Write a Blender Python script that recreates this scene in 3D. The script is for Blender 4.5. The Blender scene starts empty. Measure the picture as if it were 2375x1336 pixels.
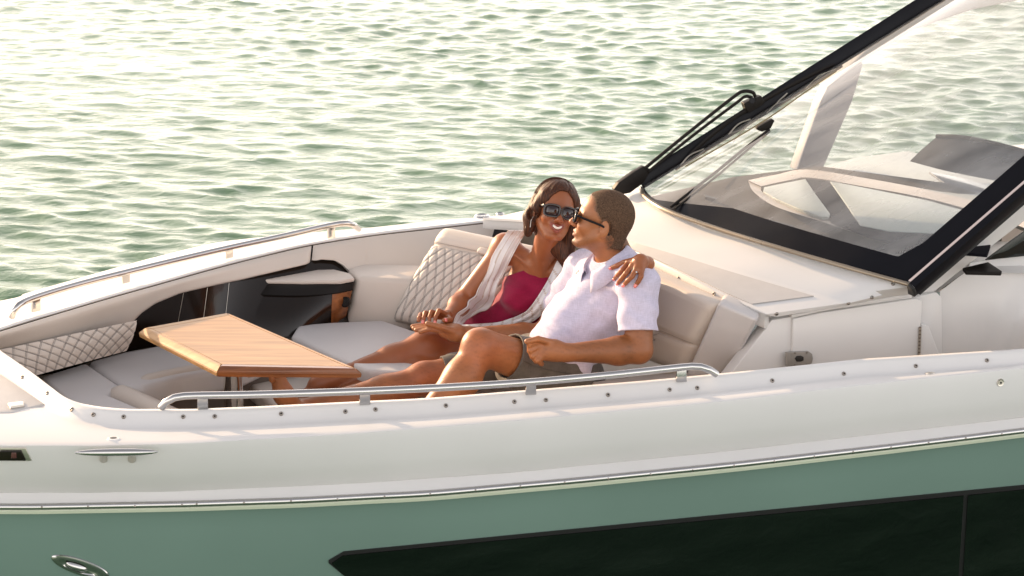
import bpy, bmesh, math, random
import numpy as np
from mathutils import Vector, Matrix
random.seed(7); np.random.seed(7)
sc = bpy.context.scene
COL = sc.collection

# ---------------------------------------------------------------- camera
FPX = 5587.0; PITCH = math.radians(16.5); CH = 4.0
cam_d = bpy.data.cameras.new('camera'); cam = bpy.data.objects.new('camera', cam_d); COL.objects.link(cam)
cam_d.sensor_width = 36.0; cam_d.lens = 36.0 * FPX / 2375.0
cam_d.clip_start = 0.1; cam_d.clip_end = 6000
cam.location = (0, 0, CH); cam.rotation_euler = (math.radians(90) - PITCH, 0, 0)
cam_d.dof.use_dof = True; cam_d.dof.focus_distance = 8.7; cam_d.dof.aperture_fstop = 13.0
sc.camera = cam
sc.render.resolution_x = 1024; sc.render.resolution_y = 576

# ---------------------------------------------------------------- light
SUN_AZ = math.radians(-47); SUN_EL = math.radians(16)      # azimuth from +Y towards +X
w = bpy.data.worlds.new('World'); sc.world = w; w.use_nodes = True
nt = w.node_tree; bg = nt.nodes['Background']
sky = nt.nodes.new('ShaderNodeTexSky'); sky.sky_type = 'NISHITA'; sky.sun_disc = False
sky.sun_elevation = SUN_EL; sky.sun_rotation = SUN_AZ
sky.altitude = 0; sky.air_density = 1.0; sky.dust_density = 1.6; sky.ozone_density = 1.0
# sunset haze: a pale veil over the clear sky with a broad glow round the low sun
def vm(op, *ins):
    n_ = nt.nodes.new('ShaderNodeVectorMath'); n_.operation = op
    for i_, v_ in enumerate(ins):
        if v_ is None: continue
        if hasattr(v_, 'node'): nt.links.new(v_, n_.inputs[i_])
        else: n_.inputs[i_].default_value = v_
    return n_
wtc = nt.nodes.new('ShaderNodeTexCoord')
_sd = (math.sin(-.55) * math.cos(.15), math.cos(-.55) * math.cos(.15), math.sin(.15))
dt_ = vm('DOT_PRODUCT', wtc.outputs['Generated'], _sd)
def mm(op, a_, b_):
    n_ = nt.nodes.new('ShaderNodeMath'); n_.operation = op
    for i_, v_ in enumerate((a_, b_)):
        if hasattr(v_, 'node'): nt.links.new(v_, n_.inputs[i_])
        else: n_.inputs[i_].default_value = v_
    return n_.outputs[0]
sep = nt.nodes.new('ShaderNodeSeparateXYZ'); nt.links.new(wtc.outputs['Generated'], sep.inputs[0])
zz_ = mm('MAXIMUM', sep.outputs[2], 0.0); low_ = mm('SUBTRACT', 1.0, mm('MINIMUM', zz_, 1.0))
gl_ = mm('MULTIPLY', mm('POWER', mm('MAXIMUM', dt_.outputs['Value'], 0.0), 2.2), mm('POWER', low_, 2.4))
veil = mm('ADD', mm('MULTIPLY', mm('POWER', low_, 1.8), 1.75), .25)
vs_ = vm('SCALE', (3.7, 3.45, 3.3)); nt.links.new(veil, vs_.inputs['Scale'])
tin = vm('MULTIPLY_ADD', sky.outputs[0], (.30, .26, .24), vs_.outputs[0])
gv = vm('SCALE', (5.0, 4.0, 3.0)); nt.links.new(gl_, gv.inputs['Scale'])
tot = vm('ADD', tin.outputs[0], gv.outputs[0])
nt.links.new(tot.outputs[0], bg.inputs[0]); bg.inputs[1].default_value = 0.15
sun_d = bpy.data.lights.new('sun', 'SUN'); sun = bpy.data.objects.new('sun', sun_d); COL.objects.link(sun)
sun_d.energy = 3.2; sun_d.angle = math.radians(0.6); sun_d.color = (1.0, 0.70, 0.42)
sdir = Vector((math.sin(SUN_AZ) * math.cos(SUN_EL), math.cos(SUN_AZ) * math.cos(SUN_EL), math.sin(SUN_EL)))
sun.rotation_euler = sdir.to_track_quat('Z', 'Y').to_euler()
sc.view_settings.view_transform = 'Standard'; sc.view_settings.look = 'None'
sc.view_settings.exposure = 1.34; sc.view_settings.gamma = 1.0
sc.view_settings.use_curve_mapping = False

# ---------------------------------------------------------------- survey helpers (site measurements to points)
CP, SP = math.cos(PITCH), math.sin(PITCH)
YAW = math.radians(20); CA, SA = math.cos(YAW), math.sin(YAW)
def ray(px, py):
    u = (px - 1187.5) / FPX; v = (668 - py) / FPX
    return (u, CP + v * SP, -SP + v * CP)
def W(px, py, z=None, y=None, t=None, s=None):
    d = ray(px, py)
    if z is not None: k = (z - CH) / d[2]
    elif y is not None: k = y / d[1]
    elif t is not None: k = t / (-d[0] * SA + d[1] * CA)
    else: k = s / (d[0] * CA + d[1] * SA)
    return Vector((d[0] * k, d[1] * k, CH + d[2] * k))
def B(s, t, z): return Vector((s * CA - t * SA, s * SA + t * CA, z))
def toB(p): return (p[0] * CA + p[1] * SA, -p[0] * SA + p[1] * CA, p[2])

# ---------------------------------------------------------------- materials
def mat(name, col, rough=0.5, metal=0.0, coat=0.0, spec=0.5, var=0.0, vscale=8.0, bump=0.0, bscale=60.0,
        stretch=None, col2=None, sub=0.0, subr=(0.02, 0.008, 0.004), sheen=0.0, rvar=0.0, attr=None, detail=4, coatr=0.05):
    m = bpy.data.materials.new(name); m.use_nodes = True
    n = m.node_tree; p = n.nodes['Principled BSDF']; L = n.links
    p.inputs['Base Color'].default_value = (*col, 1); p.inputs['Roughness'].default_value = rough
    p.inputs['Metallic'].default_value = metal; p.inputs['Coat Weight'].default_value = coat
    p.inputs['Coat Roughness'].default_value = coatr
    p.inputs['Specular IOR Level'].default_value = spec; p.inputs['Sheen Weight'].default_value = sheen
    if sub:
        p.inputs['Subsurface Weight'].default_value = sub; p.inputs['Subsurface Radius'].default_value = (1, .4, .25)
        p.inputs['Subsurface Scale'].default_value = subr[0]
    tc = n.nodes.new('ShaderNodeTexCoord'); mp = n.nodes.new('ShaderNodeMapping')
    L.new(tc.outputs['Object'], mp.inputs[0])
    if stretch: mp.inputs['Scale'].default_value = stretch
    base = None
    if attr:
        a = n.nodes.new('ShaderNodeAttribute'); a.attribute_name = attr; base = a.outputs['Color']
        L.new(base, p.inputs['Base Color'])
    if var or col2:
        nz = n.nodes.new('ShaderNodeTexNoise'); nz.inputs['Scale'].default_value = vscale; nz.inputs['Detail'].default_value = detail
        L.new(mp.outputs[0], nz.inputs['Vector'])
        mr = n.nodes.new('ShaderNodeMapRange'); L.new(nz.outputs[0], mr.inputs[0])
        mr.inputs[1].default_value = 0.3; mr.inputs[2].default_value = 0.7
        mx = n.nodes.new('ShaderNodeMix'); mx.data_type = 'RGBA'; L.new(mr.outputs[0], mx.inputs[0])
        if col2:
            mx.inputs[6].default_value = (*col, 1); mx.inputs[7].default_value = (*col2, 1)
            L.new(mx.outputs[2], p.inputs['Base Color'])
        else:
            mr.inputs[3].default_value = 1 - var; mr.inputs[4].default_value = 1 + var
            mx.inputs[0].default_value = 1.0; mx.blend_type = 'MULTIPLY'
            for l in list(L):
                if l.to_node == mx and l.to_socket == mx.inputs[0]: L.remove(l)
            if base: L.new(base, mx.inputs[6])
            else: mx.inputs[6].default_value = (*col, 1)
            cb = n.nodes.new('ShaderNodeCombineXYZ')
            for i in range(3): L.new(mr.outputs[0], cb.inputs[i])
            L.new(cb.outputs[0], mx.inputs[7]); L.new(mx.outputs[2], p.inputs['Base Color'])
    if rvar:
        n2 = n.nodes.new('ShaderNodeTexNoise'); n2.inputs['Scale'].default_value = 5; n2.inputs['Detail'].default_value = 5
        L.new(mp.outputs[0], n2.inputs['Vector'])
        r2 = n.nodes.new('ShaderNodeMapRange'); L.new(n2.outputs[0], r2.inputs[0])
        r2.inputs[1].default_value = .3; r2.inputs[2].default_value = .7
        r2.inputs[3].default_value = max(0, rough - rvar); r2.inputs[4].default_value = rough + rvar
        L.new(r2.outputs[0], p.inputs['Roughness'])
    if bump:
        nb = n.nodes.new('ShaderNodeTexNoise'); nb.inputs['Scale'].default_value = bscale; nb.inputs['Detail'].default_value = 3
        L.new(mp.outputs[0], nb.inputs['Vector'])
        bp = n.nodes.new('ShaderNodeBump'); bp.inputs['Strength'].default_value = 1.0; bp.inputs['Distance'].default_value = bump
        L.new(nb.outputs[0], bp.inputs['Height']); L.new(bp.outputs[0], p.inputs['Normal'])
    return m
M = {}
M['gel'] = mat('white_gelcoat', (.66, .65, .64), .42, coat=.04, var=.02, vscale=3, rvar=.08)
M['gel_flat'] = mat('nonskid_gelcoat', (.50, .485, .475), .5, var=.03, vscale=20, bump=.0006, bscale=500)
M['hull'] = mat('sage_hull_paint', (.18, .27, .235), .20, coat=1.0, var=.04, vscale=1.5, coatr=.12)
M['strip'] = mat('pale_strip', (.62, .66, .52), .35, coat=.3)
M['steel'] = mat('polished_steel', (.50, .49, .485), .16, metal=1.0, rvar=.06)
M['chrome'] = mat('chrome', (.85, .84, .82), .07, metal=1.0)
M['steel_b'] = mat('brushed_steel', (.62, .58, .52), .35, metal=1.0, rvar=.1)
M['snap'] = mat('snap_metal', (.30, .27, .24), .3, metal=1.0)
M['snapin'] = mat('snap_hole', (.015, .013, .012), .5)
M['vinyl'] = mat('cream_vinyl', (.57, .505, .45), .46, var=.03, vscale=4, bump=.0006, bscale=420, spec=.4, rvar=.06)
M['vinyl_g'] = mat('grey_vinyl', (.55, .525, .52), .48, var=.03, vscale=4, bump=.0006, bscale=420, spec=.4, rvar=.06)
M['vinyl_d'] = mat('taupe_base_vinyl', (.13, .105, .09), .5, var=.05, bump=.0004, bscale=300)
M['thread'] = mat('dark_thread', (.15, .14, .14), .7)
M['glossblack'] = mat('gloss_black_panel', (.010, .006, .004), .16, coat=.15, spec=.3, rvar=.04, coatr=.03)
M['black'] = mat('black_frame', (.0035, .0035, .006), .36, spec=.2, rvar=.08)
M['blackm'] = mat('matt_black', (.010, .008, .007), .5, spec=.2, rvar=.08)
M['rubber'] = mat('rubber', (.012, .012, .012), .7)
M['trim'] = mat('grey_trim', (.35, .33, .36), .3, metal=.6)
M['floor'] = mat('sole_mat', (.42, .38, .33), .7, var=.06, vscale=30)
M['deadblack'] = mat('reflection_black', (.010, .010, .014), .85, spec=.05)
M['latch'] = mat('latch_grey', (.33, .31, .285), .4, metal=.35)
M['dash'] = mat('grey_dash', (.085, .075, .066), .9, spec=.1, var=.25, vscale=220, bump=.0008, bscale=500, detail=2)
M['hglass'] = mat('hull_glass', (.001, .003, .0022), .03, coat=.0, spec=.5); M['hglass'].node_tree.nodes['Principled BSDF'].inputs['IOR'].default_value = 1.6
def wood(name, c1, c2, rough, coat):
    m = bpy.data.materials.new(name); m.use_nodes = True; n = m.node_tree; p = n.nodes['Principled BSDF']; L = n.links
    tc = n.nodes.new('ShaderNodeTexCoord'); mp = n.nodes.new('ShaderNodeMapping'); mp.inputs['Scale'].default_value = (1.3, 16, 16)
    mp.inputs['Rotation'].default_value = (0, 0, 0)
    L.new(tc.outputs['Object'], mp.inputs[0])
    nz = n.nodes.new('ShaderNodeTexNoise'); nz.inputs['Scale'].default_value = 2.2; nz.inputs['Detail'].default_value = 9; nz.inputs['Distortion'].default_value = .6
    L.new(mp.outputs[0], nz.inputs['Vector'])
    r = n.nodes.new('ShaderNodeValToRGB'); L.new(nz.outputs[0], r.inputs[0])
    r.color_ramp.elements[0].position = .3; r.color_ramp.elements[0].color = (*c1, 1)
    r.color_ramp.elements[1].position = .68; r.color_ramp.elements[1].color = (*c2, 1)
    L.new(r.outputs[0], p.inputs['Base Color']); p.inputs['Roughness'].default_value = rough; p.inputs['Coat Weight'].default_value = coat
    p.inputs['Coat Roughness'].default_value = .12
    b = n.nodes.new('ShaderNodeBump'); b.inputs['Distance'].default_value = .0004; L.new(nz.outputs[0], b.inputs['Height']); L.new(b.outputs[0], p.inputs['Normal'])
    return m
M['teak'] = wood('teak', (.32, .16, .050), (.50, .275, .10), .45, .2)
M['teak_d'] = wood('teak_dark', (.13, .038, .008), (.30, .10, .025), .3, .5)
def glassmat(name, tint, haze, hazecol):
    m = bpy.data.materials.new(name); m.use_nodes = True; n = m.node_tree; L = n.links
    for x in list(n.nodes): n.nodes.remove(x)
    out = n.nodes.new('ShaderNodeOutputMaterial'); tr = n.nodes.new('ShaderNodeBsdfTransparent'); tr.inputs[0].default_value = (*tint, 1)
    gl = n.nodes.new('ShaderNodeBsdfGlossy'); gl.inputs['Roughness'].default_value = .02
    di = n.nodes.new('ShaderNodeBsdfDiffuse'); di.inputs[0].default_value = (*hazecol, 1)
    tl = n.nodes.new('ShaderNodeBsdfTranslucent'); tl.inputs[0].default_value = (*hazecol, 1)
    ad = n.nodes.new('ShaderNodeMixShader'); ad.inputs[0].default_value = .5; L.new(di.outputs[0], ad.inputs[1]); L.new(tl.outputs[0], ad.inputs[2])
    fr = n.nodes.new('ShaderNodeFresnel'); fr.inputs[0].default_value = 1.5
    m1 = n.nodes.new('ShaderNodeMixShader'); m1.inputs[0].default_value = haze; L.new(tr.outputs[0], m1.inputs[1]); L.new(ad.outputs[0], m1.inputs[2])
    tc = n.nodes.new('ShaderNodeTexCoord'); nz = n.nodes.new('ShaderNodeTexNoise'); nz.inputs['Scale'].default_value = 3.0; nz.inputs['Detail'].default_value = 4
    mp = n.nodes.new('ShaderNodeMapping'); mp.inputs['Scale'].default_value = (1, 4, 1); L.new(tc.outputs['Object'], mp.inputs[0]); L.new(mp.outputs[0], nz.inputs['Vector'])
    mr = n.nodes.new('ShaderNodeMapRange'); mr.inputs[1].default_value = .3; mr.inputs[2].default_value = .7; mr.inputs[3].default_value = haze * .6; mr.inputs[4].default_value = haze * 1.4
    L.new(nz.outputs[0], mr.inputs[0]); L.new(mr.outputs[0], m1.inputs[0])
    m2 = n.nodes.new('ShaderNodeMixShader'); L.new(fr.outputs[0], m2.inputs[0]); L.new(m1.outputs[0], m2.inputs[1]); L.new(gl.outputs[0], m2.inputs[2])
    L.new(m2.outputs[0], out.inputs[0]); return m
M['glass'] = glassmat('windshield_glass', (.92, .94, .94), .25, (.85, .86, .88))
M['tint'] = glassmat('smoked_glass', (.16, .17, .20), .10, (.3, .3, .34))

# ---------------------------------------------------------------- object helpers
def meta(o, label=None, cat=None, group=None, kind=None):
    if label: o['label'] = label
    if cat: o['category'] = cat
    if group: o['group'] = group
    if kind: o['kind'] = kind
    return o
def link(name, me, m=None, parent=None, smooth=True):
    o = bpy.data.objects.new(name, me); COL.objects.link(o)
    if m is not None: me.materials.append(m)
    if parent is not None: o.parent = parent
    if smooth and len(me.polygons): me.polygons.foreach_set('use_smooth', [True] * len(me.polygons))
    return o
def empty(name, loc=(0, 0, 0)):
    o = bpy.data.objects.new(name, None); COL.objects.link(o); o.location = loc; o.empty_display_size = .1; return o
def autosm(o, ang=35):
    me = o.data
    bm = bmesh.new(); bm.from_mesh(me)
    a = math.radians(ang)
    for e in bm.edges:
        if len(e.link_faces) == 2 and e.calc_face_angle(0) > a: e.smooth = False
    bm.to_mesh(me); bm.free(); return o
def mesh(name, V, F, m=None, parent=None, smooth=True, ang=35):
    me = bpy.data.meshes.new(name)
    off = Vector((0, 0, 0))
    if parent is not None: off = parent.matrix_basis.translation if parent.parent is None else off
    me.from_pydata([tuple(Vector(v) - off) for v in V], [], [tuple(f) for f in F]); me.update()
    o = link(name, me, m, parent, smooth)
    if smooth and ang: autosm(o, ang)
    return o
def crom(pts, n):
    """Catmull-Rom through pts, n samples per span"""
    P = [Vector(p) for p in pts]; out = []
    for i in range(len(P) - 1):
        p0 = P[max(i - 1, 0)]; p1 = P[i]; p2 = P[i + 1]; p3 = P[min(i + 2, len(P) - 1)]
        if i == 0: p0 = 2 * p1 - p2
        if i == len(P) - 2: p3 = 2 * p2 - p1
        for k in range(n):
            t = k / n
            out.append(.5 * ((2 * p1) + (p2 - p0) * t + (2 * p0 - 5 * p1 + 4 * p2 - p3) * t * t + (3 * p1 - p0 - 3 * p2 + p3) * t ** 3))
    out.append(P[-1].copy()); return out
def resample(pts, n):
    P = crom(pts, 12) if len(pts) > 2 else [Vector(p) for p in pts]
    L = [0]
    for a, b in zip(P, P[1:]): L.append(L[-1] + (b - a).length)
    out = []; j = 0
    for i in range(n):
        d = L[-1] * i / (n - 1)
        while j < len(L) - 2 and L[j + 1] < d: j += 1
        f = (d - L[j]) / max(L[j + 1] - L[j], 1e-9); out.append(P[j].lerp(P[j + 1], min(max(f, 0), 1)))
    return out
def loft(name, rows, m, parent, closed=False, ang=40, flip=False):
    n = len(rows[0]); V = [p for r in rows for p in r]; F = []
    for i in range(len(rows) - 1):
        for j in range(n - 1 + (1 if closed else 0)):
            a = i * n + j; b = i * n + (j + 1) % n; c = (i + 1) * n + (j + 1) % n; d = (i + 1) * n + j
            F.append((a, d, c, b) if flip else (a, b, c, d))
    return mesh(name, V, F, m, parent, ang=ang)
def tube_geo(pts, r, seg=10, caps=True, flat=None):
    P = [Vector(p) for p in pts]; V = []; F = []
    up = Vector((0, 0, 1)); n = len(P)
    T = [(P[min(i + 1, n - 1)] - P[max(i - 1, 0)]).normalized() for i in range(n)]
    if abs(T[0].dot(up)) > .95: up = Vector((0, 1, 0))
    N = (up - T[0] * up.dot(T[0])).normalized()
    for i in range(n):
        N = (N - T[i] * N.dot(T[i])).normalized(); Bn = T[i].cross(N)
        rr = r[i] if isinstance(r, (list, tuple, np.ndarray)) else r
        for k in range(seg):
            a = 2 * math.pi * k / seg; fx, fy = (1, 1) if flat is None else flat
            V.append(P[i] + N * (math.cos(a) * rr * fx) + Bn * (math.sin(a) * rr * fy))
    for i in range(n - 1):
        for k in range(seg):
            a = i * seg + k; b = i * seg + (k + 1) % seg
            F.append((a, b, b + seg, a + seg))
    if caps:
        F.append(tuple(range(seg))[::-1]); F.append(tuple(range((n - 1) * seg, n * seg)))
    return V, F
def tube(name, pts, r, m, parent=None, seg=10, flat=None):
    V, F = tube_geo(pts, r, seg, True, flat); return mesh(name, V, F, m, parent, ang=50)
def tubes(name, lst, r, m, parent=None, seg=6):
    V = []; F = []
    for pts in lst:
        v, f = tube_geo(pts, r, seg); o = len(V); V += v; F += [tuple(i + o for i in q) for q in f]
    return mesh(name, V, F, m, parent, ang=60)
def prism(name, top, down, m, parent=None, bev=0.0, seg=3, sub=0, ang=35):
    """top polygon extruded by vector (or per-point bottom list); bevelled"""
    top = [Vector(p) for p in top]; n = len(top)
    bot = [Vector(p) for p in down] if isinstance(down, (list, tuple)) and not isinstance(down[0], (int, float)) else [p + Vector(down) for p in top]
    V = top + bot; F = [tuple(range(n)), tuple(range(2 * n - 1, n - 1, -1))]
    for i in range(n): F.append((i, i + n, (i + 1) % n + n, (i + 1) % n))
    off = parent.matrix_basis.translation if parent is not None and parent.parent is None else Vector((0, 0, 0))
    bm = bmesh.new(); bv = [bm.verts.new(v - off) for v in V]
    for f in F: bm.faces.new([bv[i] for i in f])
    bmesh.ops.recalc_face_normals(bm, faces=bm.faces)
    if bev: bmesh.ops.bevel(bm, geom=list(bm.edges), offset=bev, segments=seg, affect='EDGES', profile=.5, clamp_overlap=True)
    me = bpy.data.meshes.new(name); bm.to_mesh(me); bm.free()
    o = link(name, me, m, parent); autosm(o, ang)
    return o
def quad(a, b, c, d): return [a, b, c, d]
def orient(o, loc, nrm, xdir=None):
    z = Vector(nrm).normalized(); x = Vector(xdir) if xdir else Vector((1, 0, 0))
    x = (x - z * x.dot(z)).normalized(); y = z.cross(x)
    m = Matrix((x, y, z)).transposed().to_4x4(); m.translation = loc; o.matrix_basis = m; return o
def lathe_me(name, prof, seg=20, sx=1, sy=1):
    V = []; F = []
    for r, z in prof:
        for k in range(seg):
            a = 2 * math.pi * k / seg; V.append((r * math.cos(a) * sx, r * math.sin(a) * sy, z))
    for i in range(len(prof) - 1):
        for k in range(seg):
            a = i * seg + k; b = i * seg + (k + 1) % seg; F.append((a, b, b + seg, a + seg))
    F.append(tuple(range((len(prof) - 1) * seg, len(prof) * seg)))
    me = bpy.data.meshes.new(name); me.from_pydata(V, [], F); me.update(); return me
# ---------------------------------------------------------------- water: one sheet, fine near the boat, coarse to the horizon
def axis(lo, hi, step, far, grow=1.12):
    a = list(np.arange(lo, hi + 1e-6, step)); s = step
    while a[-1] < far: s *= grow; a.append(a[-1] + s)
    s = step
    while a[0] > -far: s *= grow; a.insert(0, a[0] - s)
    return np.array(a)
def build_water():
    xs = axis(-7.5, 7.5, .027, 3500, 1.14); ys = axis(6.0, 25.0, .026, 3500, 1.10)
    X, Y = np.meshgrid(xs, ys); Z = np.zeros_like(X); DX = np.zeros_like(X); DY = np.zeros_like(X)
    gx = np.gradient(xs)[None, :] + 0 * X; gy = np.gradient(ys)[:, None] + 0 * X; g = np.maximum(gx, gy)
    rng = np.random.RandomState(3)
    nw = 92
    lam = np.exp(np.linspace(math.log(.085), math.log(2.6), nw)); rng.shuffle(lam)
    wd = math.radians(258)            # waves run mostly towards the camera, a little to the left
    # slow warps break the regular look
    wx = .35 * np.sin(X * .5 + Y * .31) + .3 * np.sin(X * .23 - Y * .61 + 1.1); wy = .3 * np.sin(X * .37 + 2) + .25 * np.sin(Y * .43 + X * .2)
    gust = .78 + .30 * np.sin(X * .55 + 1.3 * np.sin(Y * .3) + .8) * np.sin(Y * .42 + .6 * np.sin(X * .33))
    for i in range(nw):
        l = lam[i]; k = 2 * math.pi / l
        sp = .55 if l > 1.5 else .95
        th = wd + rng.randn() * sp * .75; ph = rng.rand() * 6.283
        a = 0.0057 * l ** .95 * (.7 + .6 * rng.rand())
        a *= 1.0 if l < .30 else max(.07, (.30 / l) ** 1.35)
        if l < .2: a *= .8
        att = np.clip((l / g - 2.2) / 2.5, 0, 1)
        arg = k * (math.cos(th) * (X + wx) + math.sin(th) * (Y + wy)) + ph
        gg = gust if l < 1.2 else 1.0
        Z += a * att * gg * np.cos(arg); q = .85 * a * att * gg * np.sin(arg)
        DX -= q * math.cos(th); DY -= q * math.sin(th)
    X2 = X + DX; Y2 = Y + DY
    ny, nx = X.shape
    V = np.stack([X2, Y2, Z], -1).reshape(-1, 3).astype(np.float32)
    idx = np.arange(nx * ny).reshape(ny, nx)
    F = np.stack([idx[:-1, :-1], idx[:-1, 1:], idx[1:, 1:], idx[1:, :-1]], -1).reshape(-1, 4)
    me = bpy.data.meshes.new('sea_water'); fast_mesh(me, V, F)
    m = bpy.data.materials.new('sea_water'); m.use_nodes = True; n = m.node_tree; p = n.nodes['Principled BSDF']; L = n.links
    p.inputs['Base Color'].default_value = (.035, .125, .075, 1); p.inputs['Roughness'].default_value = .10
    p.inputs['IOR'].default_value = 1.40
    tc = n.nodes.new('ShaderNodeTexCoord'); mp = n.nodes.new('ShaderNodeMapping'); mp.inputs['Scale'].default_value = (1, 1.7, 1)
    L.new(tc.outputs['Object'], mp.inputs[0])
    nz = n.nodes.new('ShaderNodeTexNoise'); nz.inputs['Scale'].default_value = 9; nz.inputs['Detail'].default_value = 6; nz.inputs['Roughness'].default_value = .55; nz.inputs['Distortion'].default_value = .5
    L.new(mp.outputs[0], nz.inputs['Vector'])
    b = n.nodes.new('ShaderNodeBump'); b.inputs['Distance'].default_value = .010; b.inputs['Strength'].default_value = 1
    L.new(nz.outputs[0], b.inputs['Height']); L.new(b.outputs[0], p.inputs['Normal'])
    n2 = n.nodes.new('ShaderNodeTexNoise'); n2.inputs['Scale'].default_value = .4; n2.inputs['Detail'].default_value = 3; L.new(tc.outputs['Object'], n2.inputs['Vector'])
    cr = n.nodes.new('ShaderNodeValToRGB'); L.new(n2.outputs[0], cr.inputs[0])
    cr.color_ramp.elements[0].position = .35; cr.color_ramp.elements[0].color = (.100, .185, .100, 1)
    cr.color_ramp.elements[1].position = .65; cr.color_ramp.elements[1].color = (.130, .220, .130, 1)
    L.new(cr.outputs[0], p.inputs['Base Color'])
    o = link('sea', me, m); meta(o, kind='structure')
    return o
def fast_mesh(me, V, F):
    nf = len(F)
    me.vertices.add(len(V)); me.vertices.foreach_set('co', np.ascontiguousarray(V, np.float32).ravel())
    me.loops.add(nf * 4); me.loops.foreach_set('vertex_index', np.ascontiguousarray(F, np.int32).ravel())
    me.polygons.add(nf); me.polygons.foreach_set('loop_start', np.arange(0, nf * 4, 4, dtype=np.int32))
    me.update(calc_edges=True); me.validate()
build_water()
# ================================================================ the motorboat
from mathutils.bvhtree import BVHTree
GZ = 1.40
boat = empty('motorboat', B(2.8, 8.1, 0)); BO = boat
meta(boat, 'white motorboat with sage green hull, open bow cockpit and raked windshield', 'motorboat')
bpy.context.view_layer.update()
def lerpline(pts, x):
    for a, b in zip(pts, pts[1:]):
        if a[0] <= x <= b[0]: return a[1] + (b[1] - a[1]) * (x - a[0]) / (b[0] - a[0])
    return pts[0][1] if x < pts[0][0] else pts[-1][1]
def Bp(s, t, z): return B(s, t, z)
# stations: inner lip point, crease point, panel bottom, rub rail (world points), near aft -> bow -> far aft
ST = []
nin = [(300, 951), (450, 951), (600, 945), (1000, 925), (1500, 885), (1760, 860), (2000, 835), (2200, 822), (2375, 811), (2700, 782)]
ncr = [(330, 1031), (450, 1027), (600, 1018), (800, 1007), (1200, 975), (1645, 934), (2000, 893), (2375, 853), (2700, 815)]
npb = [(0, 1140), (375, 1139), (800, 1121), (1200, 1093), (1700, 1043), (2375, 966), (2700, 930)]
nrb = [(-300, 1174), (97, 1174), (422, 1168), (675, 1160), (998, 1143), (1310, 1116), (1703, 1077), (2067, 1035), (2324, 1004), (2700, 957)]
for s_ in (9.0, 7.5, 6.0):
    ST.append((Bp(s_, 7.02 - .0 * s_, GZ), Bp(s_, 6.78, GZ - .03), Bp(s_, 6.66, 1.19), Bp(s_, 6.62, 1.15)))
for x in (2700, 2540, 2375, 2260, 2150, 2060, 2000, 1900, 1760, 1640, 1500, 1350, 1200, 1000, 850, 700, 600, 520, 450, 380, 300):
    ST.append((W(x, lerpline(nin, x), z=GZ), W(x, lerpline(ncr, x), z=GZ - .03), W(x, lerpline(npb, x), z=1.19), W(x, lerpline(nrb, x), z=1.15)))
for (ix, iy, cx, rx) in ((255, 948, 230, 225), (215, 943, 160, 150), (180, 935, 95, 80), (150, 922, 30, 10), (120, 900, -40, -60), (75, 866, -110, -130), (35, 838, -180, -200), (0, 813, -250, -270)):
    ST.append((W(ix, iy, z=GZ), W(cx, 1033, z=GZ - .03), W(rx, 1141, z=1.19), W(rx, lerpline(nrb, rx), z=1.15)))
near_last = len(ST) - 1
a = toB(ST[-1][0])
# round the bow and back along the starboard side (boat coordinates)
fin = [(-8, 768), (0, 765), (60, 746), (125, 727), (250, 690), (375, 655), (500, 620), (610, 592), (720, 567), (860, 545), (1010, 528), (1210, 506), (1500, 470), (1900, 420), (2375, 365)]
fou = [(0, 697), (100, 668), (200, 640), (350, 598), (500, 563), (650, 545), (830, 531), (1010, 512), (1210, 494), (1500, 455), (1900, 398), (2375, 335)]
ST.append((Bp(1.06, 8.25, GZ), Bp(.2, 7.62, GZ - .03), Bp(.12, 7.50, 1.19), Bp(.10, 7.47, 1.15)))
ST.append((Bp(1.04, 8.34, GZ), Bp(-.5, 8.0, GZ - .02), Bp(-.62, 7.95, 1.2), Bp(-.66, 7.94, 1.16)))
ST.append((Bp(1.045, 8.40, GZ), Bp(-.68, 8.24, GZ - .02), Bp(-.85, 8.24, 1.2), Bp(-.9, 8.24, 1.16)))
f0 = toB(W(0, 765, z=GZ))
ST.append((Bp(1.07, f0[1] - .02, GZ), Bp(-.45, 8.5, GZ - .02), Bp(-.55, 8.56, 1.2), Bp(-.58, 8.58, 1.16)))
def farst(x, xi=None):
    i = W(xi if xi is not None else x, lerpline(fin, xi if xi is not None else x), z=GZ)
    c = W(x, lerpline(fou, x), z=GZ - .03); cb = toB(c)
    return (i, c, Bp(cb[0], cb[1] + .09, 1.2), Bp(cb[0], cb[1] + .12, 1.15))
o0 = toB(W(0, 697, z=GZ - .03))
ST.append((W(0, 765, z=GZ), Bp(.5, o0[1] - .14, GZ - .03), Bp(.45, o0[1] - .04, 1.2), Bp(.44, o0[1] - .01, 1.15)))
for x, xi in ((0, 60), (60, 125), (140, 190), (250, 250), (375, 375), (500, 500), (610, 610), (720, 720), (860, 860), (1010, 1010), (1210, 1210), (1500, 1500), (1900, 1900), (2375, 2375)):
    ST.append(farst(x, xi))
l = toB(ST[-1][1])
for s_ in (7.5, 9.0): ST.append((Bp(s_, 9.15, GZ), Bp(s_, 9.4, GZ - .03), Bp(s_, 9.5, 1.2), Bp(s_, 9.53, 1.15)))
def dirout(i):   # horizontal outward direction
    a = ST[max(i - 1, 0)][3]; b = ST[min(i + 1, len(ST) - 1)][3]; d = (b - a); d.z = 0; d.normalize()
    return Vector((d.y * 1, -d.x, 0)) * -1 if False else Vector((-d.y, d.x, 0))
def inward(i):
    # inward = towards boat centreline t=8.15
    d = dirout(i); p = ST[i][0]; c = B(toB(p)[0], 8.2, 0)
    if (c - Vector((p.x, p.y, 0))).dot(d) < 0: d = -d
    return d
def smoothrow(f, n=4):
    return crom([f(i) for i in range(len(ST))], n)
def lipd(i, d):   # d outward from inner lip edge, towards the crease point
    v = ST[i][1] - ST[i][0]; v.z = 0; return v.normalized() * d
LW = .035; LH = .034
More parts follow.
